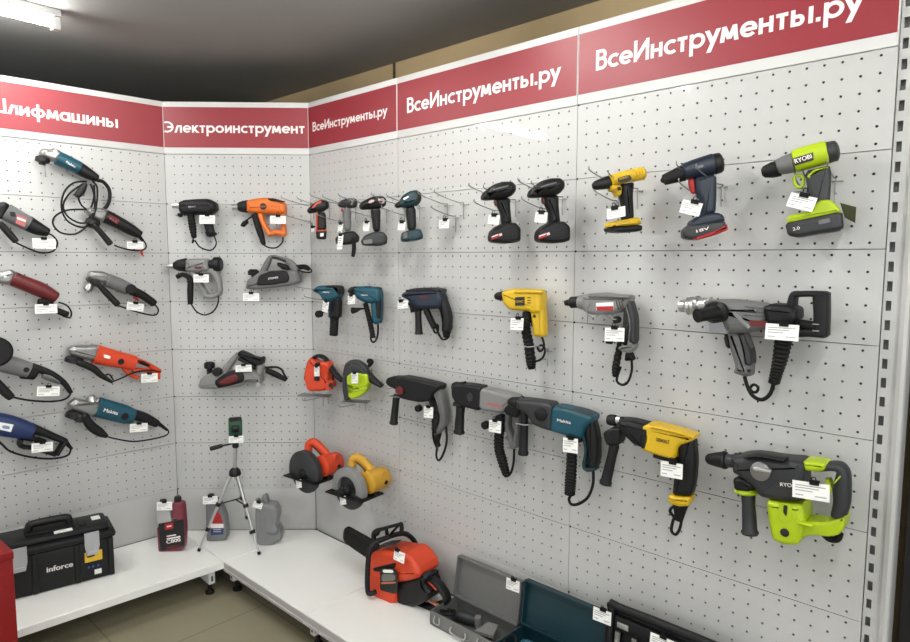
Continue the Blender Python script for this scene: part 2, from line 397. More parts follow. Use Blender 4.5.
# ------------------------------------------------------------------ ceiling lamps
def lamp(x, y, L, label, rz):
    e = empty('ceiling_light', (x, y, CEIL_Z), label, 'ceiling light', 'fluorescent tubes', rz)
    M_ = wpos(e); fr = lambda q: M_ @ q
    mb = MB(); box(mb, -.022, .022, -L/2-.03, L/2+.03, -.028, 0, fr, .006); mb.build('housing', mat('lamp_housing', (170, 170, 168), .5), e, 30)
    mb = MB(); tube(mb, [fr(V((0, -L/2, -.052))), fr(V((0, L/2, -.052)))], .018, 14, sm=1); mb.build('tube', mat('lit_tube', (255, 255, 250), .4, emit=TUBE), e, 60)
    mb = MB()
    for y_ in (-L/2-.012, L/2+.012):
        mb = MB(); box(mb, -.02, .02, y_-.014, y_+.014, -.08, -.03, fr, .004); mb.build('end_cap', mat('lamp_cap', (190, 190, 188), .5), e, 30)
_a = onz(52, 22, CEIL_Z-.05); _b = onz(0, 9, CEIL_Z-.05); _d = (_b-_a).normalized(); _c = _a+_d*.6; LRZ = math.atan2(-_d.x, _d.y)
for x, y, lb in ((_c.x, _c.y, 'lit white fluorescent tube on the grey ceiling at upper left'),
                 (1.25, -1.0, 'lit fluorescent tube overhead in front of the middle bays'),
                 (2.90, -1.25, 'lit fluorescent tube overhead in front of the right bay'),
                 (4.4, -1.3, 'lit fluorescent tube overhead beyond the right end of the display'),
                 (3.1, -3.8, 'lit fluorescent tube behind the viewer in the middle'),
                 (4.6, -3.8, 'lit fluorescent tube behind the viewer on the right')):
    lamp(x, y, 1.2, lb, LRZ)

# ------------------------------------------------------------------ pegboard bays
def peg_mesh(wd, h=.25, hp=.0425, vp=.0437, r=.0036):
    g = .0010; nx = int((wd-.055)/hp)+1; xs = [wd/2+(i-(nx-1)/2)*hp for i in range(nx)]; zs = [-.0150-j*vp for j in range(6)]
    bx = [g]+[(a+b)/2 for a, b in zip(xs, xs[1:])]+[wd-g]; bz = [-g]+[(a+b)/2 for a, b in zip(zs, zs[1:])]+[-h+g]
    mb = MB(); vs = []; fs = []; G = {}
    def P(i, j):
        if (i, j) not in G: G[i, j] = len(vs); vs.append(V((bx[i], 0, bz[j])))
        return G[i, j]
    for i, x in enumerate(xs):
        for j, z in enumerate(zs):
            c = [P(i, j), P(i+1, j), P(i+1, j+1), P(i, j+1)]  # tl tr br bl
            n = len(vs); o = [67.5+45, 67.5, 22.5, -22.5, -67.5, -112.5, -157.5, 157.5]
            for dpt in (0, .003):
                for a in o: vs.append(V((x+r*math.cos(math.radians(a)), dpt, z+r*math.sin(math.radians(a)))))
            fs += [(c[0], c[1], n+1, n), (c[1], n+2, n+1), (c[1], c[2], n+3, n+2), (c[2], n+4, n+3), (c[2], c[3], n+5, n+4), (c[3], n+6, n+5), (c[3], c[0], n+7, n+6), (c[0], n, n+7)]
            fs += [(n+k, n+(k+1) % 8, n+8+(k+1) % 8, n+8+k) for k in range(8)]
    # folded rim
    NX, NZ = len(bx)-1, len(bz)-1
    ring = [P(i, 0) for i in range(NX)]+[P(NX, j) for j in range(NZ)]+[P(i, NZ) for i in range(NX, 0, -1)]+[P(0, j) for j in range(NZ, 0, -1)]
    n = len(vs)
    for k in ring: vs.append(vs[k]+V((0, .016, 0)))
    m = len(ring); fs += [(ring[k], ring[(k+1) % m], n+(k+1) % m, n+k) for k in range(m)]
    me = bpy.data.meshes.new('pegboard_panel'); me.from_pydata([tuple(v) for v in vs], [], fs)
    bm = bmesh.new(); bm.from_mesh(me); bmesh.ops.recalc_face_normals(bm, faces=bm.faces); bm.to_mesh(me); bm.free(); me.materials.append(WHITE); return me
def bay(A, B, N, label, txt, tx, capz, base, lx=None, post=None):
    U = (B-A); wd = U.length; U.normalize(); e = empty('pegboard_bay', A.copy(), label, 'display rack', 'pegboard bays')
    e.rotation_euler = (0, 0, math.atan2(U.y, U.x)); M_ = wpos(e); fr = lambda q: M_ @ q
    Nl = (M_.to_3x3().inverted() @ N); sg = 1 if Nl.y < 0 else -1   # front is -y in the bay's frame
    me = peg_mesh(wd)
    for k in range(7):
        o = bpy.data.objects.new('pegboard_panel', me); COL.objects.link(o); o.parent = e; o.location = (0, 0, -.25*k)
    mb = MB(); box(mb, .0016, wd-.0016, 0, .016, -1.75, ZS-.0, fr, .002); mb.build('bottom_panel', WHITE, e, 30)
    mb = MB(); box(mb, .003, wd-.003, .031, .034, FLOOR_Z, .24, fr); mb.build('back_sheet', BACKM, e, 0)  # dark sheet added behind the panels so the peg holes look dark
    mb = MB(); box(mb, .001, wd-.001, -.004, .03, .0008, .2595, fr, .002); hb = mb.build('header_board', HEADW, e, 30)
    mb = MB(); box(mb, .004, wd-.004, -.0052, -.0038, .033, .233, fr); mb.build('red_band', REDV, hb, 0)
    sign_text(txt, fr(V((tx[0], -.0052, base))), M_.to_3x3() @ V((1, 0, 0)), Z1, M_.to_3x3() @ V((0, -1, 0)), tx[1]-tx[0], capz, LETTER, hb)
    # post between bays, with its slots
    mb = MB(); box(mb, .001, .014, .018, .029, FLOOR_Z, .255, fr); mb.build('upright_post', mat('post_grey', (120, 120, 120), .5), e, 0)
    for k in range(8):
        mb = MB(); box(mb, .0002, .0062, -.0008, .003, -.25*k-.0035, -.25*k+.0035, fr); mb.build('corner_cut_shade', RUB, e, 0)  # black block puts in the darkness of the cut panel corners
    return e
def uof(px, py, wl, O): return (onwall(px, py, wl)-O).length
NL = WALLS['L'][2]; NC = WALLS['C'][2]; NR = WALLS['R'][2]
LA = V1+DL*1.9
def uu(px, py, wl, A): return (onwall(px, py, wl)-A).to_2d().length
bay(LA, V1, NL, 'white pegboard bay at far left hung with angle grinders', 'Шлифмашины', (uu(-13, 112, 'L', LA), uu(117.5, 124, 'L', LA)), .062, .098)
bay(V1, V2, NC, 'narrow white pegboard corner bay hung with heat guns and planers', 'Электроинструмент', (uu(165, 130, 'C', V1), uu(305, 131, 'C', V1)), .056, .106)
bay(V2, V3, NR, 'narrow white pegboard bay just right of the corner, with small drills and saws', 'ВсеИнструменты.ру', (uu(313.5, 125, 'R', V2), uu(388, 108, 'R', V2)), .046, .110)
bay(V3, V4, NR, 'white pegboard bay between the corner bays and the widest right bay', 'ВсеИнструменты.ру', (uu(408, 100, 'R', V3), uu(561, 72, 'R', V3)), .064, .098)
bc = bay(V4, V5, NR, 'rightmost white pegboard bay with lime and yellow tools', 'ВсеИнструменты.ру', (uu(597, 58, 'R', V4), uu(863, 5, 'R', V4)), .066, .100)
# slotted end post of the right bay
X0 = 2.5145; mb = MB(); zs_ = []
z = .28
sl = [(z0) for z0 in [(.255-.05*k) for k in range(48)]]
def quad(mb, x0, x1, z0, z1, y=0.0): mb.add([(x0, y, z0), (x1, y, z0), (x1, y, z1), (x0, y, z1)], [(0, 1, 2, 3)])
quad(mb, X0, X0+.006, FLOOR_Z, .30, .006); quad(mb, X0+.018, X0+.03, FLOOR_Z, .30, .006)
prev = .30
for z0 in sl:
    quad(mb, X0+.006, X0+.018, z0+.013, prev, .006); prev = z0-.013
    for a, b_ in (((X0+.006, z0+.013), (X0+.018, z0+.013)), ((X0+.006, z0-.013), (X0+.018, z0-.013)), ((X0+.006, z0-.013), (X0+.006, z0+.013)), ((X0+.018, z0-.013), (X0+.018, z0+.013))):
        mb.add([(a[0], .006, a[1]), (b_[0], .006, b_[1]), (b_[0], .010, b_[1]), (a[0], .010, a[1])], [(0, 1, 2, 3)])
quad(mb, X0+.006, X0+.018, FLOOR_Z, prev, .006)
# rounded outer edge
pr = [(X0+.03, .006), (X0+.034, .004), (X0+.04, -.004), (X0+.05, -.008), (X0+.058, -.005), (X0+.061, .004), (X0+.061, .06)]
for (xa, ya), (xb, yb) in zip(pr, pr[1:]): mb.add([(xa, ya, FLOOR_Z), (xb, yb, FLOOR_Z), (xb, yb, .30), (xa, ya, .30)], [(0, 1, 2, 3)])
ep = mb.build('slotted_end_post', WHITE, bc, 45)
mb = MB(); box(mb, X0, X0+.058, .025, .058, FLOOR_Z, .30); mb.build('post_core', mat('post_core_grey', (120, 120, 118), .6), bc, 0)

# ------------------------------------------------------------------ base shelves
TH = .034; FV = V((-.008, -.524, 0))
def shelf(poly, label, lip_edges, lipmat):
    c = sum((V((x, y, 0)) for x, y in poly), V((0, 0, 0)))/len(poly); e = empty('base_shelf', (c.x, c.y, ZS-TH), label, 'shelf', 'base shelves')
    if area2(poly) < 0: poly = poly[::-1]
    p = inset(poly, .0012); n = len(p); mb = MB()
    q = inset(p, .002)
    vs = [(x, y, ZS) for x, y in q]+[(x, y, ZS-.002) for x, y in p]+[(x, y, ZS-TH) for x, y in p]; fs = [tuple(range(n)), tuple(2*n+k for k in range(n))]
    for r in range(2):
        for k in range(n): fs.append((r*n+k, r*n+(k+1) % n, (r+1)*n+(k+1) % n, (r+1)*n+k))
    mb.add(vs, fs); mb.build('shelf_board', SHELFM, e, 30)
    for a, b_, nrm in lip_edges:
        a, b_, nrm = V((*a, 0)), V((*b_, 0)), V((*nrm, 0)); mb = MB()
        vs = []; 
        for P in (a, b_):
            for dd, zz in ((0, ZS-.004), (.002, ZS-.005), (.002, ZS-.030), (.005, ZS-.032), (.005, ZS-.044), (0, ZS-.044)): vs.append(V((P.x, P.y, zz))+nrm*dd)
        mb.add(vs, [(k, (k+1) % 6, 6+(k+1) % 6, 6+k) for k in range(6)]+[tuple(range(6)), tuple(range(6, 12))]); mb.build('front_lip', lipmat, e, 30)
    return e
perp = WALLS['L'][2]
LF = FV+DL*1.9
fy = FV.y
shelf([(LA.x+perp.x*.002, LA.y+perp.y*.002), (V1.x+perp.x*.002, V1.y+perp.y*.002), (FV.x, FV.y), (LF.x, LF.y)], 'white base shelf under the grinder bay, carrying the black toolbox', [], SHELFM)
shelf([(V1.x+.002, V1.y-.0), (V2.x, V2.y-.003), (FV.x, FV.y)], 'white triangular corner shelf under the tripod', [], SHELFM)
for A, B, lb in ((V2, V3, 'white base shelf just right of the corner, under the circular saws'), (V3, V4, 'white base shelf carrying the chainsaw and open silver case'), (V4, V5, 'white base shelf at right under the widest bay, with a black case')):
    a = A.x if A.x else 0
    shelf([(a, -.003), (B.x, -.003), (B.x, fy), (a if a else FV.x, fy)], lb, [((a if a else FV.x, fy), (B.x, fy), (0, -1))], GREYLIP)
# base brackets with feet under the shelves
def bracket(x, y, dx, dy, label):
    n = V((dx, dy, 0)).normalized(); t = V((-n.y, n.x, 0)); e = empty('base_bracket', (x, y, FLOOR_Z), label, 'bracket', 'base brackets')
    fr = lambda q: V((x, y, 0))+n*q.x+t*q.y+V((0, 0, q.z))
    mb = MB(); box(mb, -.47, -.02, -.015, .015, ZS-.105, ZS-.046, fr, .002); mb.build('beam', HEADW, e, 30)
    mb = MB(); box(mb, -.0205, -.0192, -.004, .004, ZS-.092, ZS-.066, fr); mb.build('slot', RUB, e, 0)
    mb = MB(); A = fr(V((-.05, 0, FLOOR_Z))); lathe(mb, A, A+V((0, 0, ZS-.105-FLOOR_Z)), [(0, .021), (.2, .021), (.35, .010), (1, .010)]); mb.build('foot', RUB, e, 35)
bracket(.0, fy+.01, 0, -1, 'white base bracket with round black foot under the shelf corner')
bracket(.671, fy+.01, 0, -1, 'white base bracket under the right shelf joint, without visible foot')
bracket(FV.x-.01, FV.y-.05, perp.x, perp.y, 'white base bracket end under the left shelf beside the corner')
# ------------------------------------------------------------------ tools
A_g1=(25,140,5.354); A_g2=(0,195,4.938); A_g3=(60,260,3.375); A_g4=(0,330,4.586); A_h1=(160,190,4.938); A_h2=(225,190,5.35)
A_pl=(195,340,5.84); A_tp=(190,410,4.28); A_d1=(295,180,7.557); A_d2=(355,180,7.555); A_m1=(300,275,8.56); A_j1=(295,345,8.273)
A_c1=(280,430,7.133); A_cs=(335,515,6.417); A_ca=(420,550,5.6875); A_cb=(560,580,5.353); A_tb=(0,500,4.523); A_bo=(145,485,6.067)
A_b1=(385,275,8.5625); A_k1=(475,170,8.02); A_k2=(580,155,7.55)
A_J=(380,360,4.583); A_K=(440,160,4.136); A_L=(480,270,4.55); A_M=(520,380,3.775); A_N=(650,120,3.957); A_O=(660,270,4.55); A_Q=(690,430,4.789)
G = 'power tools hanging on the pegboards'
CORD = .0038
def wire_hook(px, py, wl, L, label, rise=.02, drop=.06, wide=0, grp='wire hooks on the pegboards'):
    """a wire hook: plate against the board, arm reaching out with an upturned tip"""
    O, U, N = WALLS[wl]; P = onwall(px, py, wl, .004); e = empty('wire_hook', P.copy(), label, 'hook', grp)
    mb = MB(); tube(mb, [P+N*.002+Z1*.004, P+N*(L*.3)+Z1*rise*.2, P+N*(L*.93)+Z1*rise, P+N*L+Z1*(rise+.014)], .0019, 8, sm=6); mb.build('arm', STEEL, e, 60)
    mb = MB(); tube(mb, [P+N*.003+Z1*.006, P+N*.003-Z1*drop], .0018, 8, sm=1); mb.build('back_wire', STEEL, e, 60)
    mb = MB(); tube(mb, [P+N*.003-U*.018-Z1*.004, P+N*.003+U*.018-Z1*.004], .0016, 8, sm=1); mb.build('cross_wire', STEEL, e, 60)
    return e
def peg(t, X, Y, what, L=None):
    """short peg hook from the board that carries a tool; its tip ends inside/behind the body"""
    O, U, N = WALLS[t.wl]; w_ = t.w(X, Y, 0); L = (w_-O).dot(N)
    P = w_-N*(L-.004)
    e = empty('support_hook', P.copy(), 'steel support hook behind ' + what, 'hook', 'support hooks behind the tools')
    mb = MB(); tube(mb, [P, P+N*(L-.008)], .0028, 8, sm=1); mb.build('arm', STEEL, e, 60)
    mb = MB(); tube(mb, [P+N*.002+Z1*.01, P+N*.002-Z1*.03], .0024, 8, sm=1); mb.build('back_wire', STEEL, e, 60)
    return e

# ---- angle grinders, left bay
t = T('angle_grinder', 'teal and black angle grinder, topmost on the left bay, with coiled cord below', 'angle grinder', A_g1, (230, 130), 'L', .06, 0, G)
t.plate('gear_head', ALU, [(72, 65), (92, 44), (130, 52), (150, 44), (188, 58), (200, 80), (165, 122), (135, 112), (100, 98), (78, 88)], .05, bev=.02)
t.disc('head_bolt', SIL, (160, 62), 9, .02, .03); t.disc('head_bolt', SIL, (105, 60), 8, .02, .03)
t.lathe('spindle_flange', BLK, (98, 86), (90, 132), [(0, 18), (.25, 34), (.7, 34), (.8, 16), (1, 15)])
t.lathe('side_pin', STEEL, (107, 125), (112, 198), [(0, 4), (1, 4)], db=.0)
bd = t.loft('body', TEAL, [(172, 95, 74), (210, 112, 74), (290, 150, 70)], .066, ex=2.3, cap=.1)
t.loft('rear_grip', BLK, [(285, 148, 70), (330, 176, 64), (380, 204, 44)], .060, ex=2.3, cap=.5)
t.text('Makita', (218, 122), (268, 150), 13, .034, parent=bd)
mb = MB(); t.tube('', 0, [(385, 215), (420, 225), (450, 265), (452, 320), (430, 365), (400, 375)], .0085, mb=mb); mb.build('cord_sleeve', RUB, t.e, 60)
mb = MB()
t.tube('', 0, [(330, 222, .01), (260, 230, .02), (210, 280, .02), (195, 360, .02), (225, 430, .02), (290, 465, .02), (340, 455, .015), (350, 380, .0), (370, 300, 0), (350, 235, 0)], .0042, mb=mb)
t.tube('', 0, [(310, 235, .02), (240, 285, .03), (205, 350, .03), (230, 410, .03), (300, 445, .03), (360, 420, .03), (385, 330, .02), (385, 250, .01), (360, 222, .0)], .0042, mb=mb)
t.tube('', 0, [(330, 372, .03), (230, 375, .03), (165, 405, .03), (150, 450, .03), (190, 495, .03), (260, 505, .03), (310, 480, .03), (340, 440, .03), (372, 360, .02), (370, 240, .01)], .0042, mb=mb)
t.tube('', 0, [(330, 232, .02), (300, 262, .02), (285, 300, .02), (300, 345, .02), (330, 372, .03)], .0042, mb=mb)
mb.build('coiled_cord', RUB, t.e, 60)
t.loft('plug', BLK, [(278, 300, 30), (300, 275, 40), (322, 238, 22)], .028, d=.03)
peg(t, 240, 130, 'the topmost teal angle grinder')

t = T('angle_grinder', 'black angle grinder with dark red label under the coiled cord', 'angle grinder', A_g1, (520, 460), 'L', .06, 0, G)
t.plate('gear_head', ALU, [(318, 372), (345, 362), (400, 362), (435, 372), (440, 410), (415, 440), (375, 428), (335, 402)], .055, bev=.02)
t.lathe('spindle_flange', BLK, (372, 420), (352, 470), [(0, 24), (.3, 36), (.7, 36), (.8, 18), (1, 15)], da=.01)
bd = t.loft('body', BLK, [(430, 408, 72), (480, 432, 68), (560, 476, 62), (612, 508, 44)], .066, ex=2.3, cap=.25)
t.plate('label', DRED, [(440, 412), (458, 400), (508, 428), (494, 452)], .002, .034, bev=0, sm=0, parent=bd)
t.text('P.I.T.', (452, 424), (492, 446), 11, .0352, DRED and mat('faded_red_print', (170, 90, 90), .5), parent=bd)
t.loft('side_handle', BLK, [(366, 452, 26), (410, 500, 28), (455, 555, 32)], .032, d=.035, cap=.5)
t.tube('cord', RUB, [(605, 515), (640, 545), (648, 575), (620, 592), (560, 588), (500, 572), (478, 562)], CORD)
t.loft('cord_boot', RUB, [(605, 510, 24), (632, 540, 16)], .012)
t.plate('red_ribbon', REDP, [(612, 590), (630, 592), (634, 622), (622, 615)], .002, .004, bev=0, sm=0)
t.tag(590, 563, 76, 0, .045, 'the black grinder with red label', 38); peg(t, 520, 460, 'the black grinder with red label')

t = T('angle_grinder', 'grey and black angle grinder with pink label at the left edge', 'angle grinder', A_g2, (110, 130), 'L', .06, 0, G)
t.plate('gear_head', BLK, [(-60, 60), (-20, 40), (20, 34), (45, 48), (30, 90), (10, 120), (-30, 120), (-60, 100)], .06, bev=.02)
bd = t.loft('body', GRY, [(28, 82, 88), (70, 105, 84), (140, 142, 76)], .066, ex=2.4, cap=.1)
t.plate('switch_patch', BLK, [(48, 82), (75, 84), (80, 108), (52, 104)], .004, .034, parent=bd)
t.plate('label', mat('pale_red_label', (178, 96, 96), .5), [(84, 96), (134, 112), (122, 158), (76, 140)], .003, .034, bev=0, sm=0, parent=bd)
t.plate('label_stripe', CARD, [(86, 108), (128, 124), (126, 134), (84, 118)], .001, .036, bev=0, sm=0, parent=bd)
t.loft('rear_grip', BLK, [(135, 138, 78), (185, 165, 68), (235, 185, 44)], .062, ex=2.3, cap=.3)
t.loft('side_handle', BLK, [(0, 140, 28), (40, 185, 34), (78, 228, 30)], .034, d=.03)
t.tube('cord', RUB, [(235, 190), (262, 202), (284, 235), (265, 275), (210, 286), (150, 268), (80, 236)], CORD)
t.tag(218, 240, 92, -2, .045, 'the grey grinder with pink label', 50); peg(t, 110, 130, 'the grey grinder with pink label')

t = T('angle_grinder', 'maroon angle grinder with silver head on the left bay', 'angle grinder', A_g2, (170, 465), 'L', .06, 0, G)
t.plate('gear_head', ALU, [(-40, 385), (0, 378), (50, 366), (78, 380), (70, 420), (45, 445), (10, 440), (-40, 430)], .055, bev=.02)
t.disc('head_bolt', SIL, (25, 405), 9, .02, .032)
t.loft('body', MAROON, [(62, 412, 72), (120, 436, 72), (200, 468, 74), (272, 506, 60)], .064, ex=2.3, cap=.35)
t.plate('top_strip', BLK, [(75, 380), (100, 396), (240, 462), (230, 466), (90, 408)], .05, .0)
t.loft('cord_bundle', RUB, [(195, 528, 34), (240, 530, 34), (262, 560, 30), (330, 590, 34)], .03, d=.01)
t.tube('cord', RUB, [(290, 530), (330, 545), (352, 578), (345, 605), (310, 598)], CORD)
t.tag(228, 562, 88, 1, .055, 'the maroon grinder', 46); peg(t, 170, 465, 'the maroon grinder')

t = T('angle_grinder', 'small grey angle grinder with round black knob on the left bay', 'angle grinder', A_g3, (200, 90), 'L', .06, 0, G)
t.plate('gear_head', ALU, [(90, 55), (100, 36), (145, 38), (172, 55), (160, 80), (130, 75), (100, 66)], .055, bev=.02)
t.plate('wheel_guard', DGR, [(88, 60), (120, 68), (135, 90), (120, 92), (100, 80)], .06, .0, bev=.01)
t.loft('body', GRY, [(158, 68, 44), (195, 82, 46), (232, 98, 42)], .068, ex=2.4, cap=.2)
t.disc('side_knob', BLK, (236, 98), 17, .02, .042)
t.loft('rear_grip', BLK, [(240, 102, 34), (280, 120, 28), (316, 146, 26)], .05, ex=2.3)
t.plate('trigger', REDP, [(246, 122), (262, 128), (266, 140), (250, 132)], .02, .0)
t.loft('side_handle', BLK, [(128, 80, 14), (155, 110, 20), (194, 150, 20)], .03, d=.04)
t.lathe('spindle', STEEL, (108, 78), (88, 108), [(0, 8), (.5, 14), (.8, 14), (.82, 6), (1, 5)])
t.tube('cord', RUB, [(318, 148), (332, 168), (320, 186), (270, 178), (200, 155)], CORD)
t.tag(254, 158, 50, -8, .045, 'the small grey grinder with round knob', 26); peg(t, 200, 90, 'the small grey grinder')

t = T('angle_grinder', 'orange angle grinder with loop rear handle on the left bay', 'angle grinder', A_g3, (180, 330), 'L', .06, 0, G)
t.plate('gear_head', ALU, [(24, 300), (40, 288), (90, 288), (128, 284), (128, 335), (100, 338), (60, 330), (30, 318)], .065, bev=.022)
for q in ((68, 286), (92, 282)): t.lathe('head_bolt', SIL, q, (q[0], q[1]-8), [(0, 5), (1, 5)])
bd = t.loft('body', ORG2, [(118, 318, 64), (160, 328, 60), (205, 338, 54), (250, 348, 52)], .07, ex=2.8, cap=.1)
t.plate('label', CARD, [(148, 318), (172, 325), (168, 334), (148, 330)], .002, .035, bev=0, parent=bd)
t.disc('side_cap', BLK, (203, 342), 10, .02, .037)
t.multi('loop_handle', ORG2, [[(245, 335, 20), (290, 350, 18), (335, 376, 18)], [(215, 365, 14), (235, 385, 14), (262, 398, 14)], [(245, 372, 14), (290, 372, 14), (332, 380, 14)], [(330, 378, 14), (330, 400, 14)]], .035)
t.plate('rear_grip_pad', BLK, [(250, 332), (280, 338), (305, 352), (300, 362), (262, 348)], .04)
t.lathe('wheel_guard', BLK, (50, 325), (45, 350), [(0, 20), (.3, 27), (.8, 27), (1, 10)])
t.loft('side_handle', BLK, [(60, 345, 20), (110, 365, 22), (140, 390, 18), (175, 412, 10)], .03, d=.035)
t.tube('cord', RUB, [(340, 378), (300, 372), (250, 380), (200, 402), (170, 410), (150, 395), (165, 385), (180, 405)], CORD, d=.02)
t.tag(302, 398, 50, 3, .045, 'the orange grinder', 30); peg(t, 180, 330, 'the orange grinder')

t = T('angle_grinder', 'large teal angle grinder with silver head, lowest beside the corner', 'angle grinder', A_g3, (190, 510), 'L', .06, 0, G)
t.plate('gear_head', ALU, [(26, 485), (50, 465), (100, 475), (132, 462), (130, 515), (95, 528), (60, 512), (34, 502)], .065, bev=.022)
t.lathe('head_knob', SIL, (108, 476), (104, 458), [(0, 18), (.6, 16), (1, 10)])
bd = t.loft('body', TEAL, [(124, 496, 66), (170, 508, 64), (215, 520, 62), (245, 528, 50)], .072, ex=2.8, cap=.1)
t.text('Makita', (146, 511), (194, 523), 11, .037, parent=bd)
t.disc('side_cap', BLK, (216, 526), 12, .02, .038)
t.loft('rear_grip', BLK, [(242, 520, 38), (285, 532, 34), (325, 552, 28)], .05)
t.lathe('wheel_guard', BLK, (55, 510), (48, 538), [(0, 20), (.3, 28), (.8, 28), (1, 12)])
t.lathe('flange', BLK, (72, 520), (66, 548), [(0, 10), (.3, 18), (.8, 18), (1, 8)], da=.03)
t.loft('side_handle', BLK, [(80, 525, 24), (105, 560, 30), (135, 582, 28), (156, 594, 14)], .036, d=.035)
t.tube('cord', RUB, [(328, 550), (365, 575), (350, 595), (260, 612), (200, 606), (155, 595)], CORD)
t.loft('cord_boot', RUB, [(330, 550, 14), (362, 574, 9)], .012)
t.tag(266, 566, 52, 4, .045, 'the large teal grinder', 28); peg(t, 190, 510, 'the large teal grinder')

t = T('angle_grinder', 'big grey angle grinder with black wheel guard at the left edge', 'angle grinder', A_g4, (100, 180), 'L', .06, 0, G)
t.disc('wheel_guard', BLK, (-30, 95), 66, -.01, .05)
bd = t.loft('body', GRY, [(-20, 142, 84), (40, 158, 82), (90, 172, 78), (130, 184, 70)], .08, ex=2.8, cap=.1)
t.disc('side_cap', BLK, (117, 180), 12, .02, .042)
t.multi('rear_handle', BLK, [[(115, 185, 82), (160, 200, 60)], [(150, 168, 34), (230, 200, 34), (290, 240, 26), (322, 285, 20)], ], .055)
t.plate('trigger', GRY, [(195, 198), (230, 205), (275, 235), (270, 250), (225, 235), (190, 220)], .04, .012)
t.loft('side_handle', BLK, [(-20, 230, 30), (20, 280, 40), (50, 308, 34)], .04, d=.04)
t.tube('cord', RUB, [(320, 262), (322, 295), (290, 320), (220, 328), (130, 322), (60, 308)], .0045)
t.tag(222, 281, 84, 0, .055, 'the big grey grinder with rear handle', 44); peg(t, 70, 170, 'the big grey grinder')

t = T('angle_grinder', 'blue angle grinder with black stirrup rear handle, lowest on the left', 'angle grinder', A_g4, (100, 450), 'L', .06, 0, G)
bd = t.loft('body', BLUE, [(-40, 425, 100), (30, 438, 98), (90, 452, 88), (145, 466, 70)], .085, ex=2.8, cap=.1)
t.plate('label', CARD, [(-5, 422), (62, 434), (50, 468), (-5, 456)], .002, .043, bev=0, sm=0, parent=bd)
t.plate('label_logo', mat('label_blue_print', (120, 140, 175), .5), [(12, 436), (46, 442), (42, 456), (10, 450)], .001, .0445, bev=0, parent=bd)
t.multi('rear_handle', BLK, [[(140, 450, 50), (200, 470, 36), (298, 510, 28)], [(95, 500, 20), (92, 530, 18), (150, 540, 16)], [(150, 540, 14), (250, 570, 18)], [(295, 510, 22), (258, 570, 20)], [(130, 485, 50), (150, 500, 24)]], .055)
t.plate('trigger', RUB, [(150, 500), (180, 490), (215, 505), (200, 525), (160, 520)], .03)
t.tube('cord', RUB, [(325, 545), (310, 575), (240, 590), (140, 583), (50, 558), (10, 525), (-5, 510)], .0045, d=.01)
t.loft('cord_boot', RUB, [(300, 512, 22), (328, 545, 14)], .016)
t.tag(194, 538, 78, 5, .05, 'the blue grinder', 42); peg(t, 70, 450, 'the blue grinder')

# ---- corner bay: heat guns, planers
t = T('heat_gun', 'black heat gun with silver nozzle, upper left of the corner bay', 'heat gun', A_h1, (190, 90), 'C', .06, 0, G)
t.lathe('nozzle', SIL, (62, 77), (102, 77), [(0, 13), (.5, 13), (.52, 16), (1, 17)])
t.plate('body', BLK, [(98, 62), (125, 50), (185, 46), (245, 44), (282, 64), (287, 100), (250, 128), (200, 122), (120, 128), (100, 105)], .08, bev=.03)
t.loft('grip', BLK, [(232, 110, 56), (238, 160, 46), (252, 215, 42)], .042)
t.plate('switch', RUB, [(225, 205), (270, 205), (280, 220), (240, 236)], .05)
t.loft('cord_bundle', RUB, [(152, 125, 36), (160, 180, 38), (168, 232, 26)], .03, d=.02, n=8, rib=.18)
t.tube('cord', RUB, [(266, 225), (278, 262), (262, 292), (235, 297), (195, 280), (172, 250), (160, 262), (166, 235)], CORD)
t.disc('plug', RUB, (105, 125), 10, -.01, .02)
t.text('BRAIT', (140, 88), (178, 86), 9, .041, mat('grey_print2', (150, 150, 152), .5))
t.tag(233, 146, 70, -1, .055, 'the black heat gun', 42); peg(t, 190, 90, 'the black heat gun')

t = T('heat_gun', 'grey heat gun with open loop grip, lower left of the corner bay', 'heat gun', A_h1, (200, 400), 'C', .06, 0, G)
t.lathe('nozzle', SIL, (30, 377), (76, 374), [(0, 11), (.3, 11), (.32, 13), (1, 14)])
t.lathe('front_collar', BLK, (70, 374), (135, 370), [(0, 18), (.3, 28), (.9, 34), (1, 33)])
t.plate('body', LGR, [(130, 342), (180, 338), (245, 338), (250, 400), (180, 410), (130, 402)], .075, bev=.03)
t.lathe('rear_cap', BLK, (236, 368), (304, 366), [(0, 22), (.4, 24), (.5, 36), (.9, 35), (1, 28)])
t.multi('loop_grip', LGR, [[(160, 400, 34), (200, 470, 30), (232, 520, 26)], [(262, 398, 40), (288, 440, 28), (298, 500, 24)], [(222, 520, 26), (262, 524, 26), (300, 505, 22)], [(200, 400, 30), (270, 400, 30)], [(190, 420, 10), (225, 515, 10)]], .04)
t.plate('red_print', DRED, [(170, 378), (205, 378), (205, 388), (170, 388)], .001, .038, bev=0)
t.loft('cord_bundle', RUB, [(86, 428, 24), (115, 418, 22), (148, 440, 26), (150, 500, 28), (150, 560, 24)], .028, d=.03)
t.tube('cord', RUB, [(288, 510), (286, 560), (262, 600), (220, 617), (180, 600), (155, 565)], CORD)
t.tag(203, 437, 68, 0, .055, 'the grey heat gun', 38); peg(t, 200, 370, 'the grey heat gun')

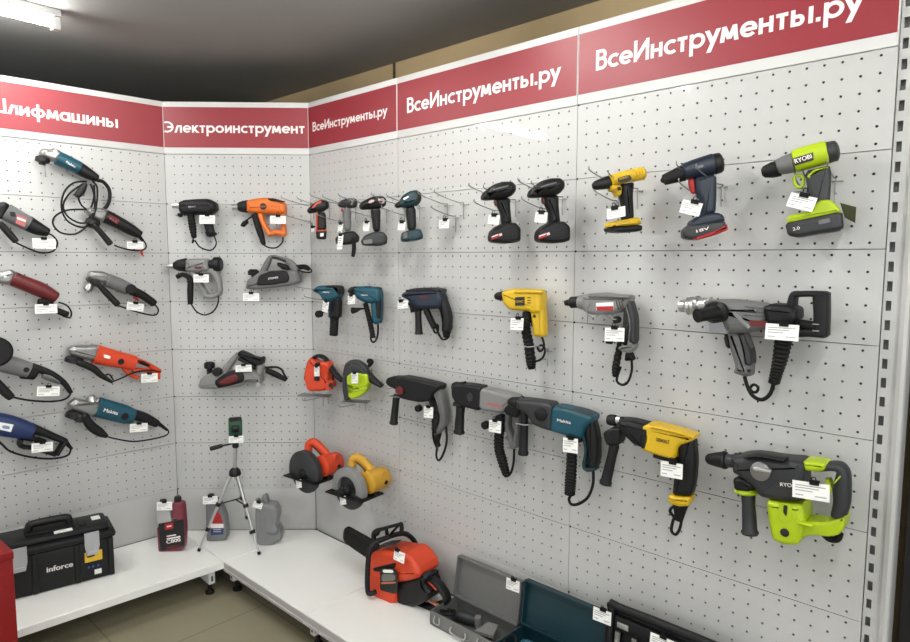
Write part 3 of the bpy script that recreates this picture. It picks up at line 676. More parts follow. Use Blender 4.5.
t = T('heat_gun', 'bright orange heat gun with silver nozzle and black collar', 'heat gun', A_h2, (230, 95), 'C', .06, 0, G)
t.lathe('nozzle', SIL, (40, 92), (82, 90), [(0, 16), (.6, 16), (.62, 20), (1, 20)])
t.lathe('front_collar', BLK, (72, 90), (124, 88), [(0, 22), (.2, 28), (.9, 34), (1, 34)])
t.plate('body', ORG3, [(118, 60), (160, 48), (225, 42), (300, 52), (328, 75), (330, 125), (300, 135), (235, 128), (180, 128), (120, 120)], .078, bev=.03)
t.plate('top_vent', BLK, [(230, 44), (270, 46), (318, 62), (300, 68), (250, 62)], .05, .018)
lg = t.disc('logo_oval', BLKP, (205, 88), 18, .037, .041)
t.text('BORT', (190, 93), (222, 92), 8, .0415, ORG3, parent=lg)
t.multi('loop_grip', ORG3, [[(182, 125, 44), (205, 180, 30), (245, 240, 26)], [(306, 120, 34), (312, 180, 26), (318, 240, 26)], [(240, 238, 24), (280, 226, 30), (322, 238, 26)]], .04)
t.loft('cord_bundle', RUB, [(158, 132, 32), (175, 190, 34), (192, 240, 32), (208, 290, 20)], .03, d=.02)
t.tube('cord', RUB, [(310, 250), (306, 280), (275, 308), (235, 308), (205, 292), (195, 280), (215, 270)], CORD)
t.tube('plug_cord', RUB, [(155, 140, .02), (135, 148, .02), (118, 160, .02)], CORD)
t.plate('plug', RUB, [(118, 155), (128, 175), (102, 200), (82, 192), (92, 172)], .025, .01)
t.tag(284, 160, 76, -1, .055, 'the bright orange heat gun', 42); peg(t, 230, 90, 'the bright orange heat gun')

t = T('electric_planer', 'grey electric planer with black side cover, beside the right corner seam', 'electric planer', A_h2, (280, 460), 'C', .07, 0, G)
t.plate('body', GRY, [(118, 528), (128, 482), (165, 458), (200, 432), (260, 430), (345, 430), (390, 425), (406, 465), (404, 492), (375, 508), (250, 524), (170, 532)], .09, bev=.02)
t.multi('handle', GRY, [[(205, 440, 34), (228, 390, 30), (250, 358, 22), (300, 368, 24), (350, 388, 34), (378, 430, 50)]], .045)
t.plate('handle_pad', BLK, [(250, 350), (290, 356), (345, 380), (330, 385), (290, 372), (255, 366)], .05)
t.plate('trigger', BLK, [(280, 385), (335, 400), (350, 430), (310, 425), (280, 405)], .03)
t.plate('side_cover', BLK, [(166, 512), (182, 456), (240, 434), (332, 432), (346, 470), (338, 494), (250, 508)], .02, .042)
t.text('STOMER', (232, 480), (286, 472), 10, .0525)
t.lathe('depth_knob', BLK, (152, 476), (152, 424), [(0, 10), (.35, 12), (.4, 28), (.8, 30), (1, 18)])
t.loft('cord_bundle', RUB, [(378, 418, 30), (415, 412, 24), (450, 425, 18)], .03)
t.tube('cord', RUB, [(380, 405), (430, 402), (455, 420), (462, 438), (430, 440), (385, 428)], CORD, d=.015)
t.tag(140, 573, 78, 0, .04, 'the grey planer with black side cover', 42); peg(t, 280, 480, 'the upper planer')

t = T('electric_planer', 'grey electric planer with red oval panel above the tripod', 'electric planer', A_pl, (220, 210), 'C', .07, 0, G)
t.plate('body', LGR, [(30, 278), (42, 230), (62, 205), (110, 185), (170, 185), (260, 175), (330, 170), (370, 185), (392, 205), (400, 245), (370, 240), (320, 240), (270, 266), (150, 278)], .09, bev=.02)
t.multi('handle', LGR, [[(165, 190, 40), (205, 140, 36), (250, 82, 26)], [(390, 150, 40), (375, 200, 40)]], .045)
t.plate('handle_pad', BLK, [(252, 78), (272, 58), (320, 78), (380, 108), (396, 94), (410, 104), (405, 138), (360, 148), (310, 118), (262, 92)], .05)
t.plate('trigger', BLK, [(262, 95), (320, 125), (360, 150), (350, 175), (320, 150), (250, 115)], .03)
ov = t.loft('side_cover', BLK, [(135, 256, 50), (200, 228, 78), (262, 210, 76)], .02, .045, ex=2, cap=.6)
t.loft('red_inset', DRED, [(150, 252, 24), (200, 234, 42), (238, 218, 38)], .006, .054, ex=2, cap=.6, parent=ov)
t.lathe('front_knob', BLK, (86, 205), (84, 128), [(0, 16), (.45, 16), (.55, 30), (.9, 30), (1, 20)])
t.disc('side_knob', BLK, (137, 183), 25, .03, .06)
t.disc('rear_wheel', SIL, (380, 252), 16, -.01, .03)
t.loft('cord_bundle', RUB, [(420, 178, 30), (470, 200, 34), (530, 232, 24)], .03)
t.tube('cord', RUB, [(410, 162), (470, 158), (505, 172), (520, 200), (540, 230)], .0055, d=.01)
t.tag(284, 166, 84, 2, .06, 'the planer with red oval panel', 38); peg(t, 220, 220, 'the lower planer')

# ---- small cordless drills, right wall
def drill_hooks(wl, upx, dpx, lowx, names, L=.19):
    for (x, y), nm in zip((upx, dpx), ('left', 'right')): wire_hook(x, y, wl, L, f'{nm} wire hook arm carrying {names}', .03)
    wire_hook(*lowx, wl, L*.8, f'lower wire hook holding the tag of {names}', .025, .05)
t = T('cordless_drill', 'small black cordless drill with orange edges, nearest the corner', 'cordless drill', A_d1, (190, 220), 'R', .115, 58, G)
t.plate('head', BLK, [(90, 232), (100, 212), (150, 170), (190, 152), (235, 150), (256, 175), (256, 212), (215, 240), (150, 248), (105, 255)], .055, bev=.022)
t.plate('head_band', ORG2, [(120, 215), (150, 178), (200, 158), (205, 166), (165, 186), (135, 222)], .060, bev=.01)
t.plate('handle', BLK, [(165, 245), (232, 245), (238, 382), (160, 388)], .04, bev=.015)
t.plate('handle_edge', ORG2, [(160, 240), (172, 240), (168, 380), (158, 380)], .042, bev=.004)
bt = t.plate('battery', BLK, [(158, 384), (238, 380), (235, 440), (225, 450), (162, 446)], .05, bev=.012)
t.plate('battery_ring', ORG2, [(156, 380), (240, 376), (240, 386), (156, 390)], .052, bev=.003)
t.plate('sticker', CARD, [(190, 402), (218, 400), (216, 426), (190, 428)], .001, .026, bev=0, parent=bt)
drill_hooks('R', (314, 207), (330, 208), (311, 222), 'the small orange-edged drill')
t.tag(133, 372, 34, 0, .05, 'the small orange-edged drill', 34)

t = T('cordless_drill', 'small grey cordless drill with dangling black strap, second from the corner', 'cordless drill', A_d1, (400, 220), 'R', .115, 58, G)
t.plate('head', DGR, [(320, 185), (345, 155), (405, 138), (462, 142), (472, 175), (466, 206), (420, 216), (335, 206)], .058, bev=.022)
t.plate('top_shell', GRY, [(405, 140), (440, 138), (460, 160), (440, 205), (400, 205)], .062, bev=.02)
t.plate('handle', GRY, [(362, 208), (424, 208), (425, 385), (372, 388)], .042, bev=.016)
t.plate('trigger', REDP, [(345, 215), (362, 215), (364, 245), (350, 240)], .02)
bt = t.plate('battery', BLK, [(305, 440), (335, 410), (380, 392), (445, 386), (486, 430), (478, 470), (420, 488), (360, 492), (312, 482)], .07, bev=.018)
t.loft('strap', RUB, [(440, 440, 26), (446, 510, 32), (438, 575, 28)], .012, d=.035)
drill_hooks('R', (343, 205), (356, 207), (343, 222), 'the small grey drill')
t.tag(342, 362, 52, 0, .05, 'the small grey drill with strap', 66)
P = t.w(342, 470, .05); e = price_tag(P, V((1, 0, 0)), V((0, -1, 0)), 44*t.k*1.4, 0, '', (0, 0), 110*t.k, 'long hanging tag with red print below the small grey drill')

t = T('cordless_drill', 'black cordless drill with pale side panel and wide grey battery', 'cordless drill', A_d2, (150, 230), 'R', .115, 58, G)
hd = t.plate('head', BLK, [(32, 190), (50, 165), (110, 135), (150, 122), (212, 124), (236, 150), (232, 195), (190, 215), (110, 222), (50, 226), (34, 212)], .06, bev=.024)
t.plate('pale_panel', mat('pale_pink_panel', (190, 168, 168), .4), [(100, 165), (120, 148), (145, 148), (146, 175), (110, 184)], .004, .028, parent=hd)
t.plate('pale_panel', mat('pale_pink_panel', (190, 168, 168), .4), [(172, 140), (215, 136), (228, 158), (215, 178), (176, 176)], .004, .028, parent=hd)
t.plate('handle', BLK, [(115, 212), (192, 208), (188, 388), (142, 394)], .042, bev=.016)
bt = t.plate('battery', DGR, [(48, 462), (72, 420), (140, 392), (210, 394), (240, 430), (236, 482), (190, 500), (60, 496)], .078, bev=.018)
t.plate('battery_panel', GRY, [(62, 455), (130, 445), (132, 478), (66, 486)], .003, .039, parent=bt)
drill_hooks('R', (372, 206), (387, 210), (373, 217), 'the drill with wide grey battery')
t.tag(86, 352, 62, 0, .05, 'the drill with wide grey battery', 66)

t = T('impact_driver', 'dark teal impact driver on the seam left of the empty hooks', 'impact driver', A_d2, (420, 200), 'R', .115, 58, G)
hd = t.plate('head', TEALD, [(326, 176), (360, 118), (405, 88), (455, 76), (492, 94), (500, 150), (478, 190), (420, 206), (370, 214), (332, 200)], .062, bev=.026)
t.plate('nose', BLK, [(300, 185), (328, 162), (352, 160), (358, 205), (318, 214), (300, 202)], .04, bev=.016)
t.plate('logo_strip', LETTER, [(362, 140), (402, 118), (408, 130), (370, 152)], .002, .031, bev=0, parent=hd)
t.plate('rear_shell', BLK, [(430, 84), (465, 80), (494, 100), (500, 150), (480, 185), (440, 196), (425, 150)], .064, bev=.026)
t.plate('handle', BLK, [(380, 205), (455, 200), (462, 375), (402, 390)], .042, bev=.016)
bt = t.plate('battery', TEALD, [(350, 442), (360, 395), (415, 378), (488, 370), (508, 425), (500, 448), (440, 466), (358, 468)], .07, bev=.016)
t.plate('battery_panel', GRY, [(362, 400), (395, 390), (396, 436), (364, 446)], .003, .035, parent=bt)
t.plate('battery_base', GRY, [(380, 452), (470, 444), (450, 466), (390, 470)], .06, .0)
drill_hooks('R', (405, 206), (420, 207), (408, 216), 'the dark teal impact driver')
t.tag(352, 348, 70, 0, .05, 'the dark teal impact driver', 62)

# empty hooks beside the impact driver
wire_hook(448, 205, 'R', .17, 'left of the three empty wire hooks right of the teal driver', .03)
wire_hook(464, 204, 'R', .17, 'right of the three empty wire hooks, left of the black drills', .03)
wire_hook(456, 217, 'R', .14, 'lowest of the three empty wire hooks, with a tag beside it', .025)
price_tag(onwall(444, 224, 'R', .05), V((1, 0, 0)), V((0, -1, 0)), .056, 0, '', (.1, 0), None, 'white price tag hanging from the empty wire hooks')

def black_drill(sh, label, hk):
    t = T('cordless_drill', label, 'cordless drill', A_k1, (200, 320), 'R', .115, 52, G, sh)
    hd = t.plate('head', BLK, [(48, 220), (60, 188), (105, 148), (150, 115), (215, 96), (290, 94), (322, 124), (322, 172), (282, 216), (190, 238), (82, 246), (52, 238)], .066, bev=.027)
    t.loft('side_trim', GRY, [(150, 160, 12), (210, 142, 14), (265, 128, 12)], .006, .032, parent=hd)
    t.plate('trigger', DRED, [(152, 240), (172, 236), (176, 290), (160, 292)], .02)
    t.plate('handle', BLK, [(166, 232), (276, 222), (280, 320), (292, 440), (212, 450), (204, 350), (176, 292)], .046, bev=.018)
    bt = t.plate('battery', BLK, [(112, 540), (122, 495), (160, 458), (220, 428), (310, 424), (352, 468), (352, 570), (300, 586), (240, 592), (140, 584), (116, 570)], .082, bev=.018)
    t.plate('red_strip', REDP, [(130, 532), (215, 502), (220, 528), (132, 560)], .002, .0415, bev=0, sm=0, parent=bt)
    t.plate('white_strip', LETTER, [(134, 532), (185, 514), (187, 522), (136, 541)], .001, .0432, bev=0, sm=0, parent=bt)
    t.plate('white_strip', LETTER, [(192, 514), (214, 506), (218, 524), (196, 530)], .001, .0432, bev=0, sm=0, parent=bt)
    drill_hooks('R', *hk); return t
t = black_drill((0, 0, 1), 'black cordless drill left of its twin, beside the empty hooks', ((502, 199), (516, 201), (500, 212), 'the left twin black drill'))
t.tag(150, 398, 104, -2, .05, 'the left black twin drill', 72, (0, 0))
t = black_drill((372, -32, 1.05), 'black cordless drill right of its twin, left of the bay seam', ((550, 195), (563, 198), (547, 210), 'the right twin black drill'))
t.tag(150, 392, 100, -2, .05, 'the right black twin drill', 76, (0, 0))

t = T('cordless_drill', 'yellow and black cordless drill on the right bay', 'cordless drill', A_k2, (310, 320), 'R', .12, 50, G)
t.lathe('chuck', BLK, (96, 236), (222, 204), [(0, 20), (.15, 34), (.55, 44), (1, 50)])
bd = t.loft('body', YEL, [(225, 196, 88), (300, 175, 92), (380, 155, 92)], .07, ex=2.5, cap=.15)
t.lathe('motor_vent', YEL, (385, 156), (488, 136), [(0, 46), (.2, 52), (.3, 46), (.4, 52), (.5, 46), (.62, 52), (.72, 46), (.85, 52), (1, 36)])
t.plate('label', BLKP, [(285, 172), (372, 148), (392, 175), (380, 190), (290, 208)], .003, .036, parent=bd)
t.text('DEWALT', (300, 188), (368, 170), 15, .0385, YEL, parent=bd)
t.plate('handle', BLK, [(298, 222), (400, 205), (388, 300), (398, 490), (350, 500), (318, 495), (318, 380), (300, 320)], .048, bev=.018)
t.plate('trigger_guard', YEL, [(214, 232), (240, 225), (300, 232), (302, 300), (268, 322), (254, 280), (220, 272)], .05, bev=.015)
t.plate('trigger', BLK, [(255, 248), (285, 246), (288, 272), (262, 276)], .054, bev=.004)
t.plate('battery_collar', YEL, [(212, 512), (258, 498), (330, 488), (415, 472), (440, 530), (210, 548)], .085, bev=.016)
t.plate('battery', BLK, [(203, 552), (260, 540), (436, 530), (438, 572), (392, 584), (280, 590), (212, 578)], .086, bev=.014)
drill_hooks('R', (619, 186), (638, 190), (617, 202), 'the yellow cordless drill')
t.tag(272, 436, 140, 10, .05, 'the yellow cordless drill', 76, (-.05, .0))

t = T('cordless_drill', 'navy blue cordless drill with red-striped battery on the right bay', 'cordless drill', A_N, (220, 280), 'R', .095, 28, G)
t.lathe('chuck', BLK, (42, 242), (132, 210), [(0, 5), (.08, 12), (.14, 22), (.6, 28), (1, 33)])
bd = t.loft('body', NAVY, [(135, 205, 68), (190, 190, 78), (250, 174, 84)], .068, ex=2.3, cap=.15)
t.loft('rear_cap', BLK, [(255, 175, 84), (275, 170, 80)], .070, ex=2.3, cap=.4)
t.plate('logo_strip', GRY, [(178, 185), (210, 176), (212, 186), (182, 196)], .002, .033, bev=0, parent=bd)
t.plate('handle', NAVY, [(175, 222), (262, 215), (262, 300), (258, 372), (200, 385), (196, 320), (178, 285)], .045, bev=.018)
t.plate('trigger', REDP, [(150, 234), (175, 230), (182, 290), (164, 294), (152, 262)], .02)
t.plate('battery_mount', NAVY, [(148, 405), (195, 375), (262, 368), (286, 382), (292, 405), (150, 438)], .078, bev=.014)
bt = t.plate('battery', DGR, [(124, 440), (140, 420), (290, 400), (298, 440), (250, 455), (165, 476), (126, 468)], .084, bev=.012)
t.plate('red_strip', REDP, [(160, 470), (245, 440), (298, 412), (302, 438), (250, 458), (180, 477)], .086, .0, bev=.008, parent=bt)
t.text('18V', (184, 446), (236, 432), 11, .044, parent=bt)
drill_hooks('R', (703, 183), (722, 186), (700, 196), 'the navy blue drill')
t.tag(162, 348, 76, 0-12, .05, 'the navy blue drill', 52, (.1, 0))

t = T('cordless_drill', 'lime and grey cordless drill with fabric flap, rightmost in the top row', 'cordless drill', A_N, (650, 280), 'R', .08, 12, G)
t.lathe('chuck', BLK, (442, 208), (515, 190), [(0, 14), (.12, 24), (.6, 33), (1, 34)])
t.loft('gearbox', GRY, [(508, 187, 62), (535, 178, 74), (566, 170, 80)], .07, ex=2.3, cap=.2)
bd = t.loft('body', LIME, [(572, 164, 88), (640, 144, 90), (700, 128, 88)], .074, ex=3, cap=.15)
t.loft('rear_cap', DGR, [(702, 130, 86), (733, 122, 80)], .072, ex=2.2, cap=.4)
t.plate('label', BLKP, [(566, 152), (645, 128), (648, 158), (572, 182)], .003, .036, bev=0, sm=0, parent=bd)
t.text('RYOBI', (574, 172), (642, 150), 17, .0385, parent=bd, bold=.03)
t.plate('handle', DGR, [(612, 205), (712, 180), (718, 220), (712, 330), (650, 355), (628, 300)], .048, bev=.014)
t.plate('handle_edge', LIME, [(622, 226), (650, 200), (705, 188), (706, 196), (655, 210), (632, 236)], .050, bev=.004)
t.tube('trigger_loop', LIME, [(575, 222), (600, 222), (608, 245), (598, 265), (580, 262), (570, 240)], .004, closed=True)
t.plate('battery_mount', LIME, [(545, 388), (560, 378), (640, 362), (668, 322), (715, 318), (752, 352), (756, 372), (546, 415)], .078, bev=.012)
bt = t.plate('battery', DGR, [(538, 412), (600, 396), (762, 362), (768, 425), (748, 440), (660, 452), (590, 466), (548, 458)], .088, bev=.014)
t.text('2.0', (566, 438), (594, 432), 12, .0445, parent=bt)
t.plate('battery_panel', GRY, [(665, 398), (712, 388), (714, 404), (668, 414)], .002, .0445, bev=0, parent=bt)
t.plate('fabric_flap', OLIVE, [(752, 328), (816, 345), (812, 408), (770, 385)], .006, -.02, bev=.002, sm=0)
drill_hooks('R', (812, 186), (836, 180), (803, 190), 'the lime cordless drill', .1)
t.tag(600, 325, 92, -14, .05, 'the lime cordless drill', 56, (.0, 0))
# ---- corded tools, right wall
def ring_handle(t, X, Y0, Y1, r, m=None, X1=None, d=.0, name='side_handle'):
    return t.lathe(name, m or BLK, (X, Y0), (X1 if X1 is not None else X, Y1), [(0, r*.8), (.06, r), (.3, r*.92), (.6, r), (.9, r*1.05), (.95, r*1.25), (1, r*1.15)], da=d)
t = T('screw_gun', 'teal pistol drill with black rear handle, nearest the corner', 'drill', A_m1, (280, 180), 'R', .06, 30, G)
t.plate('body', TEAL, [(122, 126), (165, 90), (250, 88), (350, 92), (362, 130), (355, 190), (300, 215), (262, 235), (215, 222), (180, 165), (130, 142)], .065, bev=.02)
t.plate('top_cover', BLK, [(240, 88), (352, 90), (364, 132), (358, 170), (330, 150), (300, 108), (240, 102)], .068, bev=.01)
t.plate('handle', BLK, [(280, 180), (345, 160), (357, 250), (350, 372), (255, 372), (262, 250)], .045, bev=.018)
t.plate('handle_strip', TEALD, [(262, 230), (282, 215), (275, 360), (256, 362)], .047, bev=.004)
t.loft('cord_bundle', RUB, [(295, 370, 76), (292, 440, 74), (288, 515, 72)], .04, n=8, rib=.1, cap=.2)
t.disc('plug', RUB, (175, 332), 30, .02, .05)
t.tube('plug_cord', RUB, [(250, 300), (220, 310), (190, 325)], .003, d=.03)
t.text('Makita', (198, 152), (252, 152), 12, .033)
wire_hook(324, 290, 'R', .17, 'wire hook arm carrying the teal drill nearest the corner', .02); wire_hook(326, 300, 'R', .13, 'lower wire hook with the tag of the teal drill nearest the corner', .02)
t.tag(218, 272, 72, -12, .05, 'the teal drill nearest the corner', 90)

t = T('corded_drill', 'teal corded drill with black chuck, second from the corner', 'drill', A_m1, (620, 200), 'R', .06, 30, G)
t.plate('chuck', BLK, [(415, 135), (432, 106), (470, 96), (500, 100), (500, 170), (460, 172), (430, 158)], .055, bev=.02)
t.plate('body', TEAL, [(478, 110), (510, 94), (690, 104), (704, 160), (700, 230), (620, 245), (560, 232), (505, 205), (482, 170)], .07, bev=.022)
t.plate('handle', TEAL, [(610, 180), (700, 150), (708, 240), (702, 408), (650, 424), (624, 404), (618, 300)], .048, bev=.018)
t.plate('handle_pad', BLK, [(645, 160), (698, 145), (706, 240), (700, 372), (665, 376), (655, 260)], .052, bev=.012)
t.plate('top_cover', BLK, [(560, 96), (692, 104), (696, 134), (640, 126), (560, 108)], .05)
t.text('Makita', (524, 178), (582, 178), 13, .0355)
t.loft('cord_bundle', RUB, [(560, 245, 40), (582, 330, 44), (605, 430, 44), (625, 530, 44)], .03, d=.02, n=8, rib=.14)
t.tube('cord', RUB, [(668, 420), (666, 500), (648, 560), (622, 574), (605, 545), (612, 520)], .0045)
t.loft('plug', RUB, [(450, 305, 56), (480, 300, 44), (510, 290, 22), (545, 288, 14)], .03, d=.02)
t.tag(440, 212, 88, 2, .05, 'the second teal drill', 76); peg(t, 600, 160, 'the second teal drill')

t = T('corded_drill', 'black corded hammer drill with side handle on the seam under the teal driver', 'hammer drill', A_b1, (380, 220), 'R', .065, 15, G)
t.plate('body', NAVY, [(168, 172), (188, 142), (240, 116), (300, 108), (420, 106), (500, 120), (502, 160), (520, 200), (500, 280), (440, 290), (330, 288), (250, 272), (225, 215), (190, 200)], .07, bev=.022)
t.plate('top_cover', BLK, [(200, 138), (245, 116), (420, 106), (500, 118), (500, 152), (400, 142), (280, 152)], .073, bev=.012)
t.lathe('chuck', BLK, (150, 178), (205, 165), [(0, 14), (.2, 22), (1, 34)])
t.plate('handle', BLK, [(470, 170), (502, 150), (535, 230), (560, 300), (572, 380), (564, 480), (525, 500), (496, 480), (500, 400), (482, 310), (455, 260)], .046, bev=.018)
t.lathe('handle_collar', BLK, (285, 262), (285, 305), [(0, 40), (.5, 50), (1, 38)])
ring_handle(t, 284, 300, 508, 30, X1=290)
t.plate('front_grip_clamp', BLK, [(200, 235), (240, 230), (262, 300), (235, 325), (222, 270)], .04)
t.text('BOSCH', (304, 198), (372, 200), 18, .0365, mat('dark_red_print', (130, 44, 44), .5))
t.loft('cord_bundle', RUB, [(350, 290, 48), (385, 370, 50), (425, 450, 48)], .03, d=.01, n=6)
t.tube('cord', RUB, [(410, 450), (425, 490), (450, 490), (455, 440), (440, 425), (450, 480), (480, 540), (510, 552), (545, 530), (548, 495)], .0045)
t.lathe('cord_boot', RUB, (530, 478), (520, 535), [(0, 38), (.5, 32), (1, 22)])
t.tag(152, 254, 118, 3, .06, 'the black hammer drill on the seam', 66, (-.15, 0)); peg(t, 380, 200, 'the black hammer drill on the seam')

t = T('corded_drill', 'yellow corded drill with black chuck left of the bay seam', 'drill', A_L, (220, 170), 'R', .065, 8, G)
t.lathe('chuck', BLK, (70, 120), (125, 117), [(0, 12), (.15, 18), (.6, 23), (1, 26)])
bd = t.plate('body', YEL, [(112, 98), (150, 84), (215, 86), (282, 88), (292, 115), (292, 190), (255, 200), (235, 186), (150, 182), (120, 152)], .072, bev=.022)
t.plate('handle', YEL, [(232, 160), (290, 130), (300, 210), (302, 290), (296, 304), (250, 302), (244, 225)], .046, bev=.016)
t.loft('top_rib', YEL, [(165, 98, 16), (220, 98, 18), (285, 100, 14)], .03, .028, parent=bd)
lb = t.plate('label', BLKP, [(160, 124), (202, 122), (202, 162), (160, 162)], .002, .037, bev=0, sm=0, parent=bd)
t.text('DEWALT', (163, 148), (199, 147), 9, .0385, YEL, parent=lb)
for q in (126, 138, 150): t.loft('vent_slot', BLKP, [(216, q, 4), (230, q, 4)], .003, .0365, parent=bd)
t.disc('screw_boss', BLKP, (251, 210), 7, .018, .025)
t.plate('trigger', BLK, [(228, 195), (244, 200), (248, 245), (238, 262), (232, 230)], .02)
t.loft('cord_bundle', RUB, [(215, 195, 44), (208, 260, 46), (222, 340, 48), (232, 420, 46), (236, 448, 30)], .034, d=.012, n=9, rib=.16, cap=.3)
t.tube('cord', RUB, [(282, 305), (292, 345), (275, 370), (262, 355), (280, 342), (296, 362), (285, 400), (255, 415), (240, 405)], .0042)
t.tube('cable_tie', mat('tie_grey', (170, 170, 170), .4), [(192, 342, .02), (215, 350, .035), (245, 348, .03)], .0018)
wire_hook(548.5, 350, 'R', .06, 'wire hook below the yellow corded drill', .01)
t.tag(168, 246, 66, -3, .05, 'the yellow corded drill', 54, (.1, 0)); peg(t, 190, 150, 'the yellow corded drill')

t = T('corded_drill', 'silver grey corded drill with red label on the right bay', 'hammer drill', A_L, (580, 170), 'R', .065, 8, G)
t.lathe('bit', STEEL, (376, 142), (405, 152), [(0, 4), (1, 8)])
t.lathe('chuck', BLK, (385, 150), (470, 144), [(0, 8), (.02, 12), (.28, 17), (.32, 24), (.36, 27), (1, 27)])
t.lathe('gearbox', LGR, (450, 145), (510, 150), [(0, 30), (.4, 36), (1, 40)])
bd = t.plate('body', LGR, [(480, 112), (520, 104), (570, 102), (620, 110), (692, 114), (695, 135), (670, 175), (640, 195), (560, 205), (510, 200), (482, 182)], .076, bev=.02)
t.loft('top_rib', GRY, [(500, 116, 14), (600, 120, 14), (685, 124, 14)], .03, .03, parent=bd)
t.plate('label', CARD, [(528, 150), (606, 146), (608, 184), (530, 184)], .002, .039, bev=0, sm=0, parent=bd)
t.plate('label_red', REDP, [(530, 166), (606, 164), (606, 184), (532, 184)], .001, .0405, bev=0, sm=0, parent=bd)
for q in (620, 632, 644): t.loft('vent_slot', DGR, [(q, 142, 5), (q+10, 180, 5)], .003, .0385, parent=bd)
t.plate('handle', LGR, [(645, 130), (690, 128), (712, 200), (714, 320), (700, 345), (645, 350), (668, 320), (676, 240)], .05, bev=.016)
t.plate('handle_pad', DGR, [(660, 136), (694, 134), (718, 220), (717, 335), (682, 330), (690, 240), (678, 180)], .054, bev=.014)
t.plate('handle_foot', LGR, [(636, 352), (660, 336), (712, 332), (714, 350), (690, 378), (655, 368)], .056, bev=.012)
t.tube('tie_wire', STEEL, [(500, 150), (485, 190), (510, 215), (560, 200), (590, 220), (620, 225)], .0018, d=.045)
t.disc('clamp_knob', BLK, (630, 225), 16, .02, .045)
t.loft('cord_bundle', RUB, [(642, 300, 26), (632, 370, 30), (618, 440, 34), (616, 482, 26)], .03, d=.0, n=7, rib=.16)
t.plate('cord_boot', RUB, [(665, 372), (695, 372), (708, 410), (660, 414)], .03)
t.tube('cord', RUB, [(690, 410), (690, 460), (672, 510), (645, 522), (622, 500), (640, 440)], .0042)
t.loft('plug', RUB, [(578, 326, 18), (600, 330, 16)], .02, d=.01)
t.tag(612, 294, 88, -2, .06, 'the silver grey corded drill', 60, (.0, 0)); peg(t, 560, 170, 'the silver grey corded drill')
# anchor frame bracket behind the drill
mb = MB(); tube(mb, [t.w(490, 200, -.03), t.w(490, 245, -.03), t.w(625, 258, -.03), t.w(625, 235, -.03)], .002, sm=1); mb.build('wire_frame', STEEL, t.e, 60)

t = T('hammer_drill', 'large grey drill with silver chuck and black D-shaped rear handle', 'hammer drill', A_O, (400, 210), 'R', .085, 0, G)
t.lathe('chuck', SIL, (90, 165), (236, 160), [(0, 25), (.02, 29), (.2, 30), (.22, 38), (.28, 44), (.36, 38), (.42, 45), (.5, 39), (.56, 45), (.62, 40), (.66, 34), (.9, 36), (1, 40)])
t.lathe('chuck_key_gear', STEEL, (165, 160), (180, 160), [(0, 42), (.2, 45), (.8, 45), (1, 42)])
bd = t.plate('body', GRY, [(215, 140), (260, 134), (330, 132), (470, 148), (500, 158), (500, 230), (490, 268), (400, 286), (330, 284), (312, 262), (300, 225), (230, 190)], .1, bev=.03)
t.plate('body_rib', LGR, [(330, 200), (345, 190), (412, 258), (402, 270)], .004, .05, bev=.001, sm=0, parent=bd)
t.plate('red_print', DRED, [(408, 228), (488, 232), (488, 262), (412, 252)], .002, .051, bev=0, sm=0, parent=bd)
for q in (175, 195, 213): t.loft('vent_line', DGR, [(385, q-8, 3), (480, q, 3)], .002, .0505, parent=bd)
t.plate('rear_housing', BLK, [(486, 165), (520, 150), (600, 155), (640, 172), (642, 215), (610, 252), (500, 248)], .09, bev=.02)
t.multi('rear_handle', BLK, [[(602, 160, 34), (612, 112, 26), (630, 106, 20)], [(618, 110, 28), (690, 108, 26), (755, 112, 30)], [(735, 105, 62), (738, 200, 58), (736, 296, 56)], [(600, 250, 40), (616, 285, 34), (680, 284, 36), (755, 290, 36)]], .05, ex=4, cap=.15)
t.loft('handle_web', BLK, [(640, 245, 40), (690, 258, 50), (722, 262, 50)], .03)
for q in (246, 276): t.loft('screw_mark', SIL, [(695, q, 5), (722, q+2, 5)], .003, .026)
A = t.w(282, 190, .045); B = t.w(170, 208, .12); mb = MB(); lathe(mb, A, B, [(0, 44*t.k), (.12, 46*t.k), (.2, 30*t.k), (.9, 30*t.k), (1, 32*t.k)]); lathe(mb, B+(B-A).normalized()*-.001, B+(B-A).normalized()*.0008, [(0, 18*t.k), (1, 14*t.k)]); mb.build('side_handle', BLK, t.e, 35)
t.disc('handle_collar', BLK, (275, 188), 50, .0, .058)
t.plate('handle', GRY, [(312, 270), (400, 280), (420, 350), (428, 430), (425, 478), (395, 484), (342, 466), (352, 435), (326, 350)], .056, bev=.02)
t.plate('handle_pad', DGR, [(360, 283), (396, 285), (425, 370), (428, 432), (392, 432), (385, 360)], .060, bev=.012)
t.plate('trigger', BLK, [(294, 292), (312, 290), (327, 355), (310, 358)], .03)
t.disc('handle_screw', BLKP, (407, 458), 8, .026, .030)
t.plate('wire_frame', STEEL, [(225, 235), (305, 238), (305, 288), (225, 285)], .002, -.05, bev=0)
t.loft('cord_bundle', RUB, [(562, 320, 76), (548, 400, 64), (530, 470, 52), (518, 515, 46)], .045, n=9, rib=.14, cap=.2)
t.tube('cord', RUB, [(384, 484), (400, 535), (425, 575), (465, 590), (500, 565), (516, 522)], .0055)
t.tube('cord_loop', RUB, [(410, 540), (425, 522), (445, 532), (442, 552), (425, 556)], .004, closed=True)
t.tag(554, 283, 122, -4, .065, 'the large grey drill with D-handle', 68, (.05, 0)); peg(t, 380, 220, 'the large grey drill')

